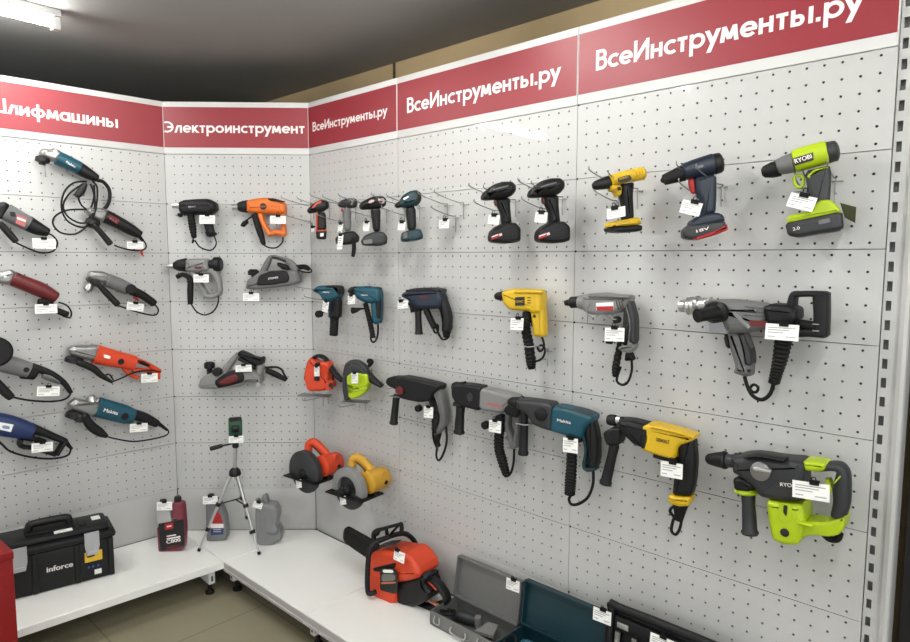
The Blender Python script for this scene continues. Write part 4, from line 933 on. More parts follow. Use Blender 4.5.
# ---- jigsaws
t = T('jigsaw', 'red-orange jigsaw with black top handle by the corner', 'jigsaw', A_j1, (200, 250), 'R', .09, 30, G)
t.plate('body', ORG2, [(90, 280), (100, 210), (118, 130), (145, 95), (180, 118), (215, 135), (290, 130), (308, 170), (292, 215), (292, 290), (325, 300), (330, 345), (270, 366), (225, 375), (140, 375), (112, 345), (104, 295)], .075, bev=.02)
t.disc('dust_port', ORG2, (294, 333), 34, .02, .05); t.disc('port_hole', BLKP, (296, 333), 20, .0495, .051)
t.loft('handle', BLK, [(152, 108, 26), (190, 88, 28), (245, 108, 30), (290, 170, 32), (345, 250, 38), (395, 295, 32)], .042)
t.disc('side_knob', BLK, (195, 160), 18, .03, .05)
t.plate('side_panel', BLK, [(160, 255), (205, 258), (202, 300), (158, 295)], .004, .039)
t.plate('front_clip', BLK, [(105, 292), (130, 300), (128, 350), (106, 340)], .05)
A, B = t.loc(40, 410), t.loc(285, 408); mb = MB(); fr = lambda q: t.W(q.x, q.z, q.y)
box(mb, A[0], B[0], -.035, .035, A[1]-.004, A[1]+.002, fr, .001); mb.build('shoe_plate', STEEL, t.e, 30)
t.plate('blade', STEEL, [(228, 410), (238, 410), (236, 515), (230, 500)], .0015, bev=0, sm=0)
t.lathe('plunger', SIL, (140, 372), (140, 404), [(0, 10), (1, 8)])
t.tag(180, 218, 66, -4, .055, 'the red-orange jigsaw', 78); peg(t, 200, 200, 'the red-orange jigsaw')
wire_hook(329, 396, 'R', .16, 'wire shelf arm under the red-orange jigsaw', .0, .04)

t = T('jigsaw', 'lime jigsaw with grey handle right of the orange jigsaw', 'jigsaw', A_j1, (520, 290), 'R', .09, 30, G)
t.plate('body', LIME, [(430, 370), (440, 250), (500, 205), (615, 232), (628, 300), (604, 380), (545, 425), (485, 442), (440, 410), (432, 330)], .07, bev=.014)
t.multi('handle', DGR, [[(430, 400, 26), (420, 300, 28), (424, 215, 34), (450, 155, 44), (520, 145, 44), (580, 190, 46), (600, 240, 40)]], .045)
t.plate('upper_shell', DGR, [(418, 260), (425, 200), (455, 158), (520, 148), (585, 190), (606, 236), (540, 262), (470, 290), (425, 320)], .062, bev=.012)
t.loft('rear_grip', BLK, [(608, 250, 60), (660, 300, 52), (720, 338, 30)], .045)
t.loft('lime_rib', LIME, [(480, 150, 8), (520, 190, 8), (560, 205, 8)], .05)
t.plate('front_shell', DGR, [(414, 250), (455, 230), (462, 300), (478, 440), (430, 455), (412, 360)], .074, bev=.012)
for q in (345, 375): t.plate('side_rib', LIME, [(470, q), (600, q-30), (598, q-12), (480, q+14)], .006, .035)
t.loft('plug', RUB, [(605, 130, 34), (630, 140, 40), (612, 175, 24)], .03, d=-.04)
A, B = t.loc(402, 462), t.loc(600, 462); mb = MB(); fr = lambda q: t.W(q.x, q.z, q.y)
box(mb, A[0], B[0], -.035, .035, A[1]-.004, A[1]+.002, fr, .001); mb.build('shoe_plate', STEEL, t.e, 30)
t.plate('blade', STEEL, [(530, 462), (540, 462), (538, 520), (532, 515)], .0015, bev=0, sm=0)
t.lathe('plunger', SIL, (450, 448), (450, 460), [(0, 10), (1, 8)])
t.tag(494, 274, 78, -4, .06, 'the lime jigsaw', 84); peg(t, 520, 230, 'the lime jigsaw')
wire_hook(366, 402, 'R', .16, 'wire shelf arm under the lime jigsaw', .0, .04)

# ---- circular saws: blade disc towards the room, motor towards the board
def circ_saw(sh, label, body, guard, short, inner=.12):
    t = T('circular_saw', label, 'circular saw', A_c1, (180, 300), 'R', .19, 6, G, sh)
    R = 150*t.k; C = t.w(180, 300, 0)
    at = lambda a, z, d: C+t.U*a+Z1*z+t.N*d
    # blade
    mb = MB(); lathe(mb, C-t.N*.002+Z1*-.004, C+t.N*.0-Z1*.004, [(0, R*.93), (1, R*.93)], 40); mb.build('blade', mat('blade_steel', (70, 70, 72), .4, .7), t.e, 30)
    # upper guard: half drum
    def drum(a0, a1, r0, r1, d0, d1, n=20):
        vs = []; fs = []
        for i in range(n+1):
            a = math.radians(a0+(a1-a0)*i/n); c, s_ = math.cos(a), math.sin(a)
            for r, d in ((r0, d0), (r1-.006, d0), (r1, d0+.005), (r1, d1-.005), (r1-.006, d1), (r0, d1)): vs.append(at(c*r, s_*r, d))
        for i in range(n):
            for k in range(6): fs.append((i*6+k, i*6+(k+1) % 6, i*6+6+(k+1) % 6, i*6+6+k))
        fs += [tuple(range(6)), tuple(n*6+k for k in range(6))]; return MB().add(vs, fs)
    drum(-12, 192, R*inner, R, -.022, .018).build('upper_guard', guard, t.e, 40)
    drum(185, 350, R*.35, R*.97, -.012, .010).build('lower_guard', DGR, t.e, 40)
    mb = MB(); lathe(mb, at(0, -.003, .016), at(0, -.003, .030), [(0, .024), (.6, .022), (1, .014)]); mb.build('arbor_bolt', BLK, t.e, 35)
    # shoe: horizontal plate round the blade
    zs_ = -R*.28
    fr = lambda q: at(q.x, q.z, q.y)
    mb = MB(); box(mb, -.115, .115, .020, .044, zs_-.004, zs_+.004, fr, .001); box(mb, -.115, .115, -.105, -.026, zs_-.004, zs_+.004, fr, .001)
    box(mb, -.115, -.095, -.03, .03, zs_-.004, zs_+.004, fr, .001); box(mb, .095, .115, -.03, .03, zs_-.004, zs_+.004, fr, .001); mb.build('shoe_plate', BLK, t.e, 30)
    mb = MB(); tube(mb, [at(.06, zs_+.004, -.05), at(.07, zs_+.05, -.05), at(.09, zs_+.062, -.05), at(.11, zs_+.03, -.05), at(.115, zs_+.004, -.05)], .006, sm=4); mb.build('depth_bracket', BLK, t.e, 50)
    # motor and handle
    mb = MB(); lathe(mb, at(.018, .018, -.022), at(.022, .018, -.14), [(0, .050), (.3, .050), (.32, .047), (.9, .047), (1, .036)]); mb.build('motor_housing', body, t.e, 40)
    mb = MB(); lathe(mb, at(.12, .03, -.10), at(.137, .03, -.10), [(0, .012), (1, .010)]); mb.build('brush_cap', BLK, t.e, 40)
    P = [at(-.035, R*.72, -.05), at(-.036, R+.012, -.06), at(-.008, R+.024, -.07), at(.035, R*.9, -.085), at(.075, R*.62, -.09), at(.125, R*.62, -.10)]
    mb = MB(); tube(mb, P, .021, 12, sm=6); mb.build('handle', body, t.e, 60)
    mb = MB(); tube(mb, [at(-.02, R+.018, -.066), at(.02, R*.86, -.08), at(.05, R*.62, -.085)], .013, 10, sm=4); mb.build('trigger', BLK, t.e, 60)
    mb = MB(); lathe(mb, at(.080, .034, -.03), at(.086, .036, -.152), [(0, .040), (.06, .052), (.8, .052), (.9, .046), (1, .03)]); mb.build('rear_housing', body, t.e, 40)
    mb = MB(); tube(mb, [at(-.07, .05, -.03), at(-.10, .06, -.04), at(-.108, .045, -.045)], .014, 10, sm=4); mb.build('auxiliary_knob', BLK, t.e, 60)
    t.tag(134, 384, 62, -4, .04, short, 56); e = peg(t, 230, 250, short); return t
circ_saw((0, 0, 1), 'red-orange circular saw with dark guard, low beside the corner', ORG2, DGR, 'the red-orange circular saw')
circ_saw((315, 118, 1), 'amber yellow circular saw with silver guard, right of the orange saw', YELD, LGR, 'the yellow circular saw', .6)

# ---- rotary hammers
t = T('rotary_hammer', 'black and grey rotary hammer with red knob, leftmost of the hammers', 'rotary hammer', A_J, (180, 150), 'R', .07, 10, G)
t.plate('body', BLK, [(92, 74), (120, 72), (200, 88), (288, 110), (286, 132), (262, 150), (252, 182), (200, 188), (150, 180), (108, 168), (90, 130)], .074, bev=.012)
t.plate('front_nose', BLK, [(38, 100), (44, 80), (70, 72), (125, 74), (125, 172), (100, 166), (88, 134), (50, 116)], .05, bev=.010)
t.disc('mode_knob', DRED, (99, 138), 19, .03, .05)
ring_handle(t, 76, 160, 293, 17, X1=62); t.tube('handle_ring', STEEL, [(46, 166, 0), (76, 170, .03), (105, 168, .0), (76, 162, -.03)], .0025, closed=True)
t.plate('grip', GRY, [(238, 135), (284, 128), (304, 190), (312, 250), (308, 300), (285, 325), (262, 350), (258, 320), (278, 260), (262, 190)], .046, bev=.016)
t.plate('grip_inner', BLK, [(226, 160), (262, 170), (280, 250), (268, 320), (276, 340), (262, 390), (246, 350), (246, 250)], .042, bev=.012)
t.loft('cord_bundle', RUB, [(255, 320, 26), (256, 360, 28), (266, 395, 22)], .026)
t.tube('cord', RUB, [(302, 300), (306, 370), (290, 430), (270, 460), (258, 440), (262, 395)], .0048)
t.disc('clip_knob', RUB, (185, 219), 15, .02, .045)
t.tag(222, 240, 52, -8, .055, 'the hammer with red knob', 48); peg(t, 160, 130, 'the hammer with red knob')
wire_hook(396, 387.5, 'R', .06, 'wire hook between the lime jigsaw and the rotary hammers', .005)

t = T('rotary_hammer', 'long black and grey rotary hammer, second from the left', 'rotary hammer', A_J, (480, 170), 'R', .07, 10, G)
t.lathe('chuck', BLK, (334, 120), (385, 130), [(0, 16), (.2, 24), (.6, 26), (1, 34)])
t.plate('front_housing', BLK, [(345, 108), (400, 106), (486, 120), (476, 228), (410, 212), (366, 195), (346, 158)], .072, bev=.012)
t.plate('mode_ring', DGR, [(398, 160), (412, 150), (428, 165), (424, 190), (404, 190)], .006, .036)
bd = t.plate('body', LGR, [(474, 122), (560, 140), (640, 162), (640, 180), (600, 215), (575, 240), (470, 222)], .076, bev=.018)
t.plate('red_print', mat('pale_red_label', (178, 96, 96), .5), [(490, 195), (560, 210), (558, 220), (490, 205)], .001, .0385, bev=0, parent=bd)
t.plate('rear_housing', BLK, [(574, 182), (640, 168), (668, 180), (660, 240), (640, 262), (585, 240)], .07, bev=.016)
t.loft('side_handle_collar', BLK, [(355, 195, 24), (390, 205, 24)], .07)
ring_handle(t, 370, 205, 336, 22, X1=362)
t.multi('grip', GRY, [[(595, 235, 26), (588, 300, 22), (608, 360, 26), (612, 400, 30)], [(640, 250, 24), (632, 330, 22), (622, 396, 24)], [(585, 350, 16), (610, 372, 18), (630, 378, 18)]], .042)
t.disc('clip_knob', RUB, (492, 295), 18, .02, .045); t.disc('top_knob', RUB, (565, 266), 22, .0, .04)
t.loft('cord_bundle', RUB, [(568, 262, 40), (548, 330, 46), (545, 400, 48), (560, 460, 48), (578, 520, 36)], .032, d=.005, n=9, rib=.16, cap=.3)
t.tube('cord', RUB, [(615, 405), (612, 470), (598, 520), (575, 533), (562, 515)], .0048)
t.tag(527, 305, 62, -10, .055, 'the long grey rotary hammer', 52); peg(t, 480, 160, 'the long grey rotary hammer')

t = T('rotary_hammer', 'teal and grey rotary hammer with ribbed cord on the bay seam', 'rotary hammer', A_M, (170, 150), 'R', .08, 8, G)
t.lathe('chuck', BLK, (-42, 82), (15, 90), [(0, 12), (.2, 20), (.6, 24), (1, 26)])
t.plate('front_housing', DGR, [(0, 66), (45, 70), (142, 84), (134, 188), (98, 178), (60, 162), (38, 122), (2, 104)], .078, bev=.02)
t.disc('mode_knob', BLK, (84, 128), 24, .03, .048)
t.plate('body', TEAL, [(136, 90), (200, 102), (288, 130), (288, 152), (262, 172), (248, 216), (190, 204), (128, 186)], .082, bev=.018)
t.plate('top_cover', TEALD, [(150, 92), (240, 112), (286, 130), (280, 146), (220, 132), (155, 112)], .076)
t.text('Makita', (140, 156), (192, 166), 11, .0425)
ring_handle(t, 18, 100, 282, 17, X1=12); t.tube('handle_ring', LGR, [(-18, 162, 0), (15, 170, .03), (45, 166, .0), (15, 158, -.03)], .003, closed=True)
t.plate('grip', BLK, [(244, 160), (286, 144), (302, 215), (303, 290), (294, 330), (266, 330), (262, 260)], .05, bev=.016)
t.multi('grip_edge', TEALD, [[(244, 205, 16), (256, 260, 14), (248, 320, 16), (262, 335, 16), (290, 330, 16)]], .044)
t.plate('trigger', BLK, [(178, 190), (245, 210), (240, 232), (200, 240), (180, 225)], .04)
t.loft('cord_bundle', RUB, [(196, 265, 40), (194, 330, 42), (190, 390, 44), (188, 430, 40)], .034, d=.01, n=10, rib=.18, cap=.3)
t.tube('cord', RUB, [(276, 335), (276, 390), (258, 440), (225, 466), (195, 470), (185, 450), (196, 430)], .0052)
t.tag(190, 247, 58, -8, .06, 'the teal rotary hammer', 52, (.05, 0)); peg(t, 170, 140, 'the teal rotary hammer')

t = T('rotary_hammer', 'yellow and black rotary hammer with hanging side handle', 'rotary hammer', A_M, (540, 220), 'R', .08, 6, G)
t.lathe('chuck', BLK, (332, 150), (392, 156), [(0, 18), (.15, 22), (.5, 22), (.6, 16), (1, 18)])
t.lathe('chuck_ring', SIL, (364, 152), (382, 154), [(0, 14), (.1, 17), (.9, 17), (1, 14)])
t.plate('front_housing', BLK, [(385, 142), (430, 146), (498, 164), (480, 252), (440, 236), (412, 208), (385, 180)], .08, bev=.022)
t.plate('handle_clamp', BLK, [(325, 192), (352, 176), (392, 174), (388, 240), (340, 242), (328, 215)], .06)
ring_handle(t, 358, 240, 392, 20, X1=322)
bd = t.plate('body', YEL, [(472, 168), (500, 158), (580, 178), (668, 206), (668, 220), (610, 240), (598, 292), (540, 278), (468, 254), (486, 210)], .082, bev=.014)
t.plate('dark_band', BLK, [(480, 176), (498, 178), (490, 250), (474, 246)], .085, bev=.004)
t.loft('top_rail', YEL, [(505, 172, 12), (590, 190, 12), (664, 212, 12)], .05, .022, parent=bd)
t.text('DEWALT', (514, 230), (564, 242), 13, .0425, BLKP, parent=bd, bold=.03)
t.plate('grip', BLK, [(600, 222), (664, 214), (672, 300), (668, 370), (655, 434), (580, 430), (590, 340), (606, 300)], .055, bev=.02)
t.tube('trigger_guard', YEL, [(600, 290), (625, 296), (628, 325), (612, 335)], .005)
t.plate('trigger', BLK, [(570, 290), (600, 290), (606, 318), (585, 322)], .03)
t.plate('foot', YEL, [(570, 424), (610, 432), (656, 434), (648, 468), (610, 470), (568, 455)], .064, bev=.014)
t.lathe('cord_boot', RUB, (606, 466), (600, 530), [(0, 30), (.3, 24), (1, 14)])
t.tube('cord', RUB, [(615, 480), (606, 550), (590, 582), (572, 570), (578, 530), (592, 500), (578, 480), (566, 495), (580, 515)], .0048)
t.loft('clip_knob', RUB, [(510, 282, 20), (545, 290, 24), (580, 298, 20)], .03, d=.02)
t.tag(572, 340, 76, -10, .06, 'the yellow rotary hammer', 54, (.05, 0)); peg(t, 540, 200, 'the yellow rotary hammer')

t = T('rotary_hammer', 'large lime and charcoal rotary hammer, lowest right', 'rotary hammer', A_Q, (460, 250), 'R', .09, 0, G)
t.lathe('chuck', BLK, (78, 138), (175, 145), [(0, 16), (.1, 26), (.4, 34), (.8, 42), (.9, 46), (1, 42)])
t.lathe('neck', DGR, (160, 146), (245, 152), [(0, 32), (.6, 34), (.7, 42), (1, 44)])
bd = t.plate('body', DGR, [(222, 120), (270, 108), (330, 106), (460, 126), (545, 132), (566, 150), (566, 320), (530, 326), (440, 320), (356, 304), (330, 262), (268, 212), (226, 190)], .1, bev=.024)
t.loft('top_rib', BLK, [(270, 128, 16), (330, 118, 18), (460, 140, 18)], .04, .04, parent=bd)
kn = t.disc('dial', ALU, (346, 192), 44, .04, .062); t.loft('dial_grip', SIL, [(306, 184, 20), (346, 190, 24), (386, 198, 20)], .014, .064, parent=kn)
t.text('RYOBI', (432, 268), (512, 276), 17, .0515, parent=bd, bold=.03)
t.plate('handle_clamp', BLK, [(222, 222), (262, 214), (305, 235), (325, 262), (300, 285), (230, 275)], .07)
t.lathe('handle_collar', LIME, (272, 278), (274, 306), [(0, 50), (.4, 58), (.7, 56), (1, 40)])
ring_handle(t, 278, 298, 498, 33, X1=287, m=DGR)
t.plate('motor_block', LIME, [(386, 314), (470, 330), (562, 335), (572, 420), (560, 480), (540, 528), (480, 530), (418, 506), (402, 440)], .1, bev=.018)
t.plate('lower_arm', LIME, [(520, 430), (580, 418), (660, 430), (720, 412), (757, 398), (750, 455), (728, 484), (680, 494), (600, 486), (540, 500)], .07, bev=.007)
t.plate('motor_panel', mat('shade_lime', (170, 194, 22), .5), [(424, 350), (490, 356), (488, 440), (428, 436)], .003, .05)
t.plate('motor_mark', BLKP, [(448, 360), (468, 362), (462, 415), (446, 395)], .001, .0525, bev=0)
t.disc('motor_hole', BLKP, (455, 490), 19, .048, .0525)
t.loft('side_rail', LIME, [(520, 440, 14), (590, 458, 14)], .02, .045)
t.plate('top_yoke', LIME, [(556, 136), (610, 138), (668, 150), (660, 178), (636, 190), (570, 184), (556, 168)], .07, bev=.012)
t.multi('grip', DGR, [[(620, 180, 30), (700, 172, 44), (735, 200, 52), (730, 280, 70), (728, 350, 66), (712, 410, 60)]], .055, ex=2.6)
t.loft('grip_mark', LIME, [(690, 255, 6), (720, 222, 6)], .004, .028)
t.plate('trigger', LIME, [(648, 225), (668, 235), (682, 280), (668, 305), (664, 265)], .03)
t.tube('cord_boot', RUB, [(640, 498), (670, 522), (705, 522), (718, 492)], .009)
t.tag(578, 292, 138, -8, .065, 'the large lime rotary hammer', 76, (.1, 0)); peg(t, 440, 200, 'the large lime rotary hammer')

# ------------------------------------------------------------------ things on the shelves
def P_(X, Y, c, z): return onz(c[0]+X/c[2], c[1]+Y/c[2], z)
# tripod on three feet, with a line laser on its head
ft = [P_(37, 603, A_tp, ZS+.004), P_(297, 618, A_tp, ZS+.004), P_(262, 527, A_tp, ZS+.004)]
cx = (ft[0]+ft[1]+ft[2])/3
px0 = A_tp[0]+195/A_tp[2]
nrm = (CAM-cx).normalized(); nrm.z = 0; nrm.normalize()
def tp(X, Y): return hit(A_tp[0]+X/A_tp[2], A_tp[1]+Y/A_tp[2], cx, nrm)
e = empty('tripod', (cx.x, cx.y, ZS), 'silver camera tripod with black joints on the corner shelf', 'tripod')
top = tp(195, 150); hub = tp(192, 262); col_b = tp(198, 365)
mb = MB(); tube(mb, [top, hub, tp(196, 300)], .0085, 12, sm=1); mb.build('centre_column', SIL, e, 40)
mb = MB(); lathe(mb, hub+Z1*.018, hub-Z1*.022, [(0, .014), (.3, .026), (.8, .03), (1, .026)]); mb.build('hub', BLK, e, 40)
mb = MB(); lathe(mb, top+Z1*.022, top-Z1*.014, [(0, .022), (.2, .022), (.3, .014), (.8, .017), (1, .012)]); mb.build('head', BLK, e, 40)
hd = tp(85, 167); mb = MB(); tube(mb, [tp(185, 143), tp(130, 155)], .005, sm=1); lathe(mb, tp(140, 152), hd, [(0, .007), (.1, .010), (.9, .011), (1, .008)]); mb.build('pan_handle', BLK, e, 40)
for i, (f, kn) in enumerate(zip(ft, ((122, 384, 74, 495), (238, 388, 268, 506), None))):
    a = hub+(V((f.x, f.y, hub.z))-hub)*.09-Z1*.01
    mid = lambda t_: a+(f-a)*t_
    mb = MB(); tube(mb, [a, mid(.40)], .0085, 10, sm=1); tube(mb, [mid(.40), mid(.72)], .0068, 10, sm=1); tube(mb, [mid(.72), mid(.99)], .0052, 10, sm=1); lg = mb.build('leg', SIL, e, 40)
    for q, rr in ((.40, .013), (.72, .011)):
        mb = MB(); tube(mb, [mid(q-.022), mid(q+.022)], rr, 10, sm=1); mb.build('clamp', BLK, lg, 40)
    mb = MB(); tube(mb, [mid(.965), f], .008, 10, sm=1); mb.build('foot', RUB, lg, 40)
    mb = MB(); tube(mb, [mid(.40), V((hub.x, hub.y, mid(.40).z+.015))], .0035, 8, sm=1); mb.build('brace', BLK, e, 40)
lz = tp(195, 106)
mb = MB(); lathe(mb, top+Z1*.018, lz, [(0, .010), (.7, .010), (.75, .016), (1, .016)]); mb.build('mount_screw', BLK, e, 40)
e = empty('laser_level', lz, 'small green laser level box standing on top of the tripod', 'laser level')
U_ = V((-nrm.y, nrm.x, 0)); U_ = U_ if U_.dot(RT) > 0 else -U_
wv = (tp(225, 60)-tp(166, 60)).length; hv = (tp(195, 32)-tp(195, 102)).length
fr = lambda q: lz+U_*q.x-nrm*q.y+Z1*q.z
mb = MB(); box(mb, -wv/2, wv/2, -.035, .035, 0.0, hv, fr, .009); mb.build('body', GREEN, e, 40)
mb = MB(); box(mb, -wv*.46, wv*.46, -.036, .03, hv*.90, hv*1.02, fr, .005); mb.build('top_bumper', BLK, e, 40)
mb = MB(); box(mb, -wv*.46, wv*.46, -.037, .03, -.0, hv*.08, fr, .003); mb.build('bottom_bumper', BLK, e, 40)
mb = MB(); box(mb, -wv*.30, wv*.29, -.039, -.03, hv*.24, hv*.68, fr, .003); w1 = mb.build('window_frame', BLK, e, 40)
mb = MB(); box(mb, -wv*.18, wv*.18, -.0405, -.038, hv*.30, hv*.6, fr, .001); mb.build('lens', mat('dark_lens', (14, 20, 18), .1), w1, 30)
price_tag(tp(197, 116)+nrm*.045, U_, nrm, (tp(228, 116)-tp(166, 116)).length, -2, '', (0, 0), .034, 'white price tag under the green laser level')

# bottles (outlines turned about their own depth)
def bottle_T(name, label, anchor, wl, psi, off): return T(name, label, 'bottle', A_bo, anchor, wl, off, psi)
def stand(t, X, Y):   # place the thing's plane so that crop point (X,Y) touches the shelf
    P = P_(X, Y, A_bo, ZS); t.P0 = P.copy(); t.e.location = P; t.k = t.scale(); t.zmin = .0006; return t
t = stand(bottle_T('oil_bottle', 'clear two-chamber bottle of red oil with black label and black caps', (170, 380), 'L', 0, .2), 165, 392)
t.N = (CAM-t.P0); t.N.z = 0; t.N.normalize(); t.N = (t.N+V((-.25, -.35, 0))).normalized(); t.U = V((-t.N.y, t.N.x, 0)); t.U = t.U if t.U.dot(RT) > 0 else -t.U; t.k = t.scale()
redoil = mat('red_oil', (150, 62, 80), .12, var=.03, spec=.6)
t.plate('bottle_body', redoil, [(82, 230), (90, 400), (110, 412), (225, 388), (248, 372), (252, 250), (240, 110), (228, 98), (180, 98), (168, 120), (170, 190), (200, 198), (180, 205), (165, 232)], .05, bev=.012)
t.plate('empty_chamber', mat('clear_plastic', (205, 205, 205), .15, var=.02), [(80, 240), (74, 130), (92, 112), (140, 106), (160, 125), (168, 205), (175, 235)], .046, bev=.012)
t.lathe('cap', BLK, (110, 112), (110, 88), [(0, 18), (.2, 20), (.9, 18), (1, 15)])
t.lathe('cap', BLK, (200, 100), (198, 68), [(0, 20), (.2, 21), (.9, 19), (1, 15)])
lb = t.plate('label', BLKP, [(82, 236), (235, 206), (240, 368), (94, 400)], .002, .0258, bev=0, sm=0)
t.plate('label_logo', REDP, [(120, 236), (170, 226), (172, 262), (122, 272)], .001, .0275, bev=0, sm=0, parent=lb)
t.loft('logo_print', LETTER, [(132, 253, 8), (160, 248, 8)], .001, .0285, parent=lb, cap=.1)
t.text('C800', (132, 356), (218, 340), 20, .0275, parent=lb, bold=.03); t.loft('title_print', LETTER, [(132, 312, 7), (188, 302, 7)], .001, .0275, parent=lb, cap=.1); t.loft('title_print', LETTER, [(132, 328, 9), (214, 313, 9)], .001, .0275, parent=lb, cap=.1)
t.plate('label_stripe', DRED, [(132, 376), (205, 362), (206, 370), (133, 385)], .001, .0275, bev=0, sm=0, parent=lb)
price_tag(t.w(118, 128, .035), t.U, t.N, 88*t.k, 2, '', (0, 0), 48*t.k, 'white price tag on the red oil bottle')
t = stand(bottle_T('oil_bottle', 'grey oil bottle with red and blue label behind the tripod leg', (440, 325), 'C', 0, .2), 440, 328)
t.plate('bottle_body', DGR and mat('grey_bottle', (112, 114, 116), .4), [(380, 318), (376, 90), (392, 72), (430, 74), (470, 110), (496, 180), (508, 250), (506, 318), (440, 330), (390, 330)], .065, bev=.018)
t.lathe('cap', DGR, (402, 76), (400, 54), [(0, 18), (.8, 18), (1, 14)])
lb = t.plate('label', LETTER, [(398, 236), (476, 236), (476, 262), (398, 262)], .001, .0335, bev=0, sm=0)
t.plate('label_red', REDP, [(402, 232), (425, 180), (440, 164), (458, 180), (472, 232)], .001, .0335, bev=0, sm=0, parent=lb)
t.plate('label_blue', mat('label_navy', (40, 56, 104), .5), [(398, 264), (476, 260), (474, 300), (400, 304)], .001, .0335, bev=0, sm=0, parent=lb)
t.text('STIHL', (404, 256), (446, 254), 10, .0345, mat('dark_red_print', (130, 44, 44), .5), parent=lb) if False else None
for q in (272, 284): t.loft('label_line', LETTER, [(415, q, 3), (460, q-1, 3)], .001, .0345, parent=lb)
price_tag(t.w(396, 92, .045), t.U, t.N, 84*t.k, 2, '', (0, 0), 44*t.k, 'white price tag on the grey oil bottle')
t = stand(bottle_T('plastic_canister', 'grey moulded plastic canister right of the tripod', (760, 340), 'C', 0, .2), 760, 345)
gb = mat('grey_canister', (120, 121, 122), .3)
t.plate('canister_body', gb, [(690, 335), (680, 250), (678, 160), (680, 120), (700, 104), (750, 100), (800, 110), (822, 150), (820, 190), (808, 230), (838, 270), (838, 310), (790, 350), (740, 366), (708, 355)], .09, bev=.022, sm=2)
t.loft('shoulder_bulge', gb, [(700, 150, 40), (720, 220, 50), (722, 320, 50)], .03, .032)
t.loft('groove_shade', mat('grey_canister_shade', (96, 98, 99), .35), [(742, 290, 10), (790, 296, 16), (822, 262, 10)], .012, .043)  # raised strip; its darker grey paints a groove's shade on the side
t.plate('neck', gb, [(708, 108), (712, 62), (730, 52), (745, 58), (760, 110)], .045, bev=.014)
t.plate('side_spout', gb, [(672, 130), (668, 88), (690, 80), (712, 110), (700, 140)], .045, bev=.012)
price_tag(t.w(684, 122, .055), t.U, t.N, 52*t.k, -18, '', (0, 0), 36*t.k, 'translucent price tag on the grey canister', ) 

# toolbox on the left shelf
q0 = P_(525, 335, A_tb, ZS); q1 = P_(150, 432, A_tb, ZS)
dirv = (q1-q0); dirv.z = 0; dirv.normalize(); into = V((dirv.y, -dirv.x, 0)); into = into if into.x < 0 else -into
Ltb = .52; Dt = .20; Ht = .245
e = empty('toolbox', q0+dirv*Ltb/2+into*Dt/2, 'black plastic toolbox with grey latches and yellow sticker on the left shelf', 'toolbox')
fr = lambda q: q0+dirv*q.x+into*q.y+Z1*q.z     # x along the front from the right end, y depth, z up
mb = MB(); box(mb, .004, Ltb, 0.0, Dt, .0, Ht*.74, fr, .012); mb.build('box_body', BLK, e, 40)
mb = MB(); box(mb, -.008, Ltb+.008, -.010, Dt+.008, Ht*.74, Ht*.88, fr, .014); mb.build('lid_rim', BLK, e, 40)
mb = MB(); box(mb, .012, Ltb-.01, .012, Dt-.01, Ht*.84, Ht, fr, .022); ld = mb.build('lid', BLK, e, 40)
for x in (.005, .14, .30, Ltb-.03): 
    mb = MB(); box(mb, x, x+.022, -.006, .01, .004, Ht*.74, fr, .004); mb.build('front_rib', BLK, e, 40)
mb = MB(); hp = [fr(V((.165, .09, Ht-.01))), fr(V((.168, .09, Ht+.028))), fr(V((.185, .09, Ht+.040))), fr(V((.30, .09, Ht+.040))), fr(V((.318, .09, Ht+.028))), fr(V((.322, .09, Ht-.01)))]
tube(mb, hp, .017, 10, sm=4); mb.build('carry_handle', BLK, e, 60)
mb = MB(); box(mb, .15, .335, .05, .135, Ht-.004, Ht+.010, fr, .004); mb.build('handle_well', RUB, ld, 40)
mb = MB(); box(mb, .10, .13, .05, .14, Ht-.002, Ht+.006, fr, .004); mb.build('lid_rib', BLK, ld, 40)
for x in (.062, .335):
    mb = MB(); vs = [(x, -.014, Ht*.92), (x+.058, -.014, Ht*.92), (x+.058, -.014, Ht*.66), (x+.050, -.014, Ht*.50), (x+.008, -.014, Ht*.50), (x, -.014, Ht*.66)]
    n = 6; V_ = [fr(V(v)) for v in vs]+[fr(V((v[0]+.0, -.002, v[2]))) for v in vs]; mb.add(V_, [tuple(range(6)), tuple(range(6, 12))]+[(k, (k+1) % 6, 6+(k+1) % 6, 6+k) for k in range(6)])
    lt = mb.build('latch', mat('latch_grey', (178, 180, 184), .4, .3), e, 30)
    mb = MB(); box(mb, x+.006, x+.052, -.018, -.012, Ht*.52, Ht*.58, fr, .002); mb.build('latch_lip', mat('latch_grey', (178, 180, 184), .4, .3), lt, 30)
mb = MB(); box(mb, .052, .122, -.0012, .0, Ht*.36, Ht*.55, fr); st = mb.build('yellow_sticker', mat('sticker_yellow', (226, 180, 40), .5), e, 0)
mb = MB(); box(mb, .082, .112, -.0018, -.0010, Ht*.45, Ht*.50, fr); mb.build('sticker_mark', BLKP, st, 0)
for x in (.07, .09, .108):
    mb = MB(); box(mb, x-.004, x+.004, -.0014, .0, Ht*.24, Ht*.28, fr); mb.build('blue_icon', mat('icon_blue', (40, 80, 150), .5), e, 0)
mb = MB(); box(mb, .058, .086, -.0014, .0, Ht*.10, Ht*.19, fr); mb.build('white_sticker', CARD, e, 0)
A = fr(V((.268, -.0012, Ht*.36))); lettering('inforce', A, -dirv, Z1, -into, .100, .023, LETTER, e, .03, 'lettering', .0008)
mb = MB(); box(mb, .16, .23, .016, .05, Ht+.0, Ht+.0012, fr); mb.build('lid_sticker', CARD, ld, 0)
mb = MB(); box(mb, .04, .075, .09, .14, Ht+.0, Ht+.0012, fr); mb.build('lid_sticker', CARD, ld, 0)

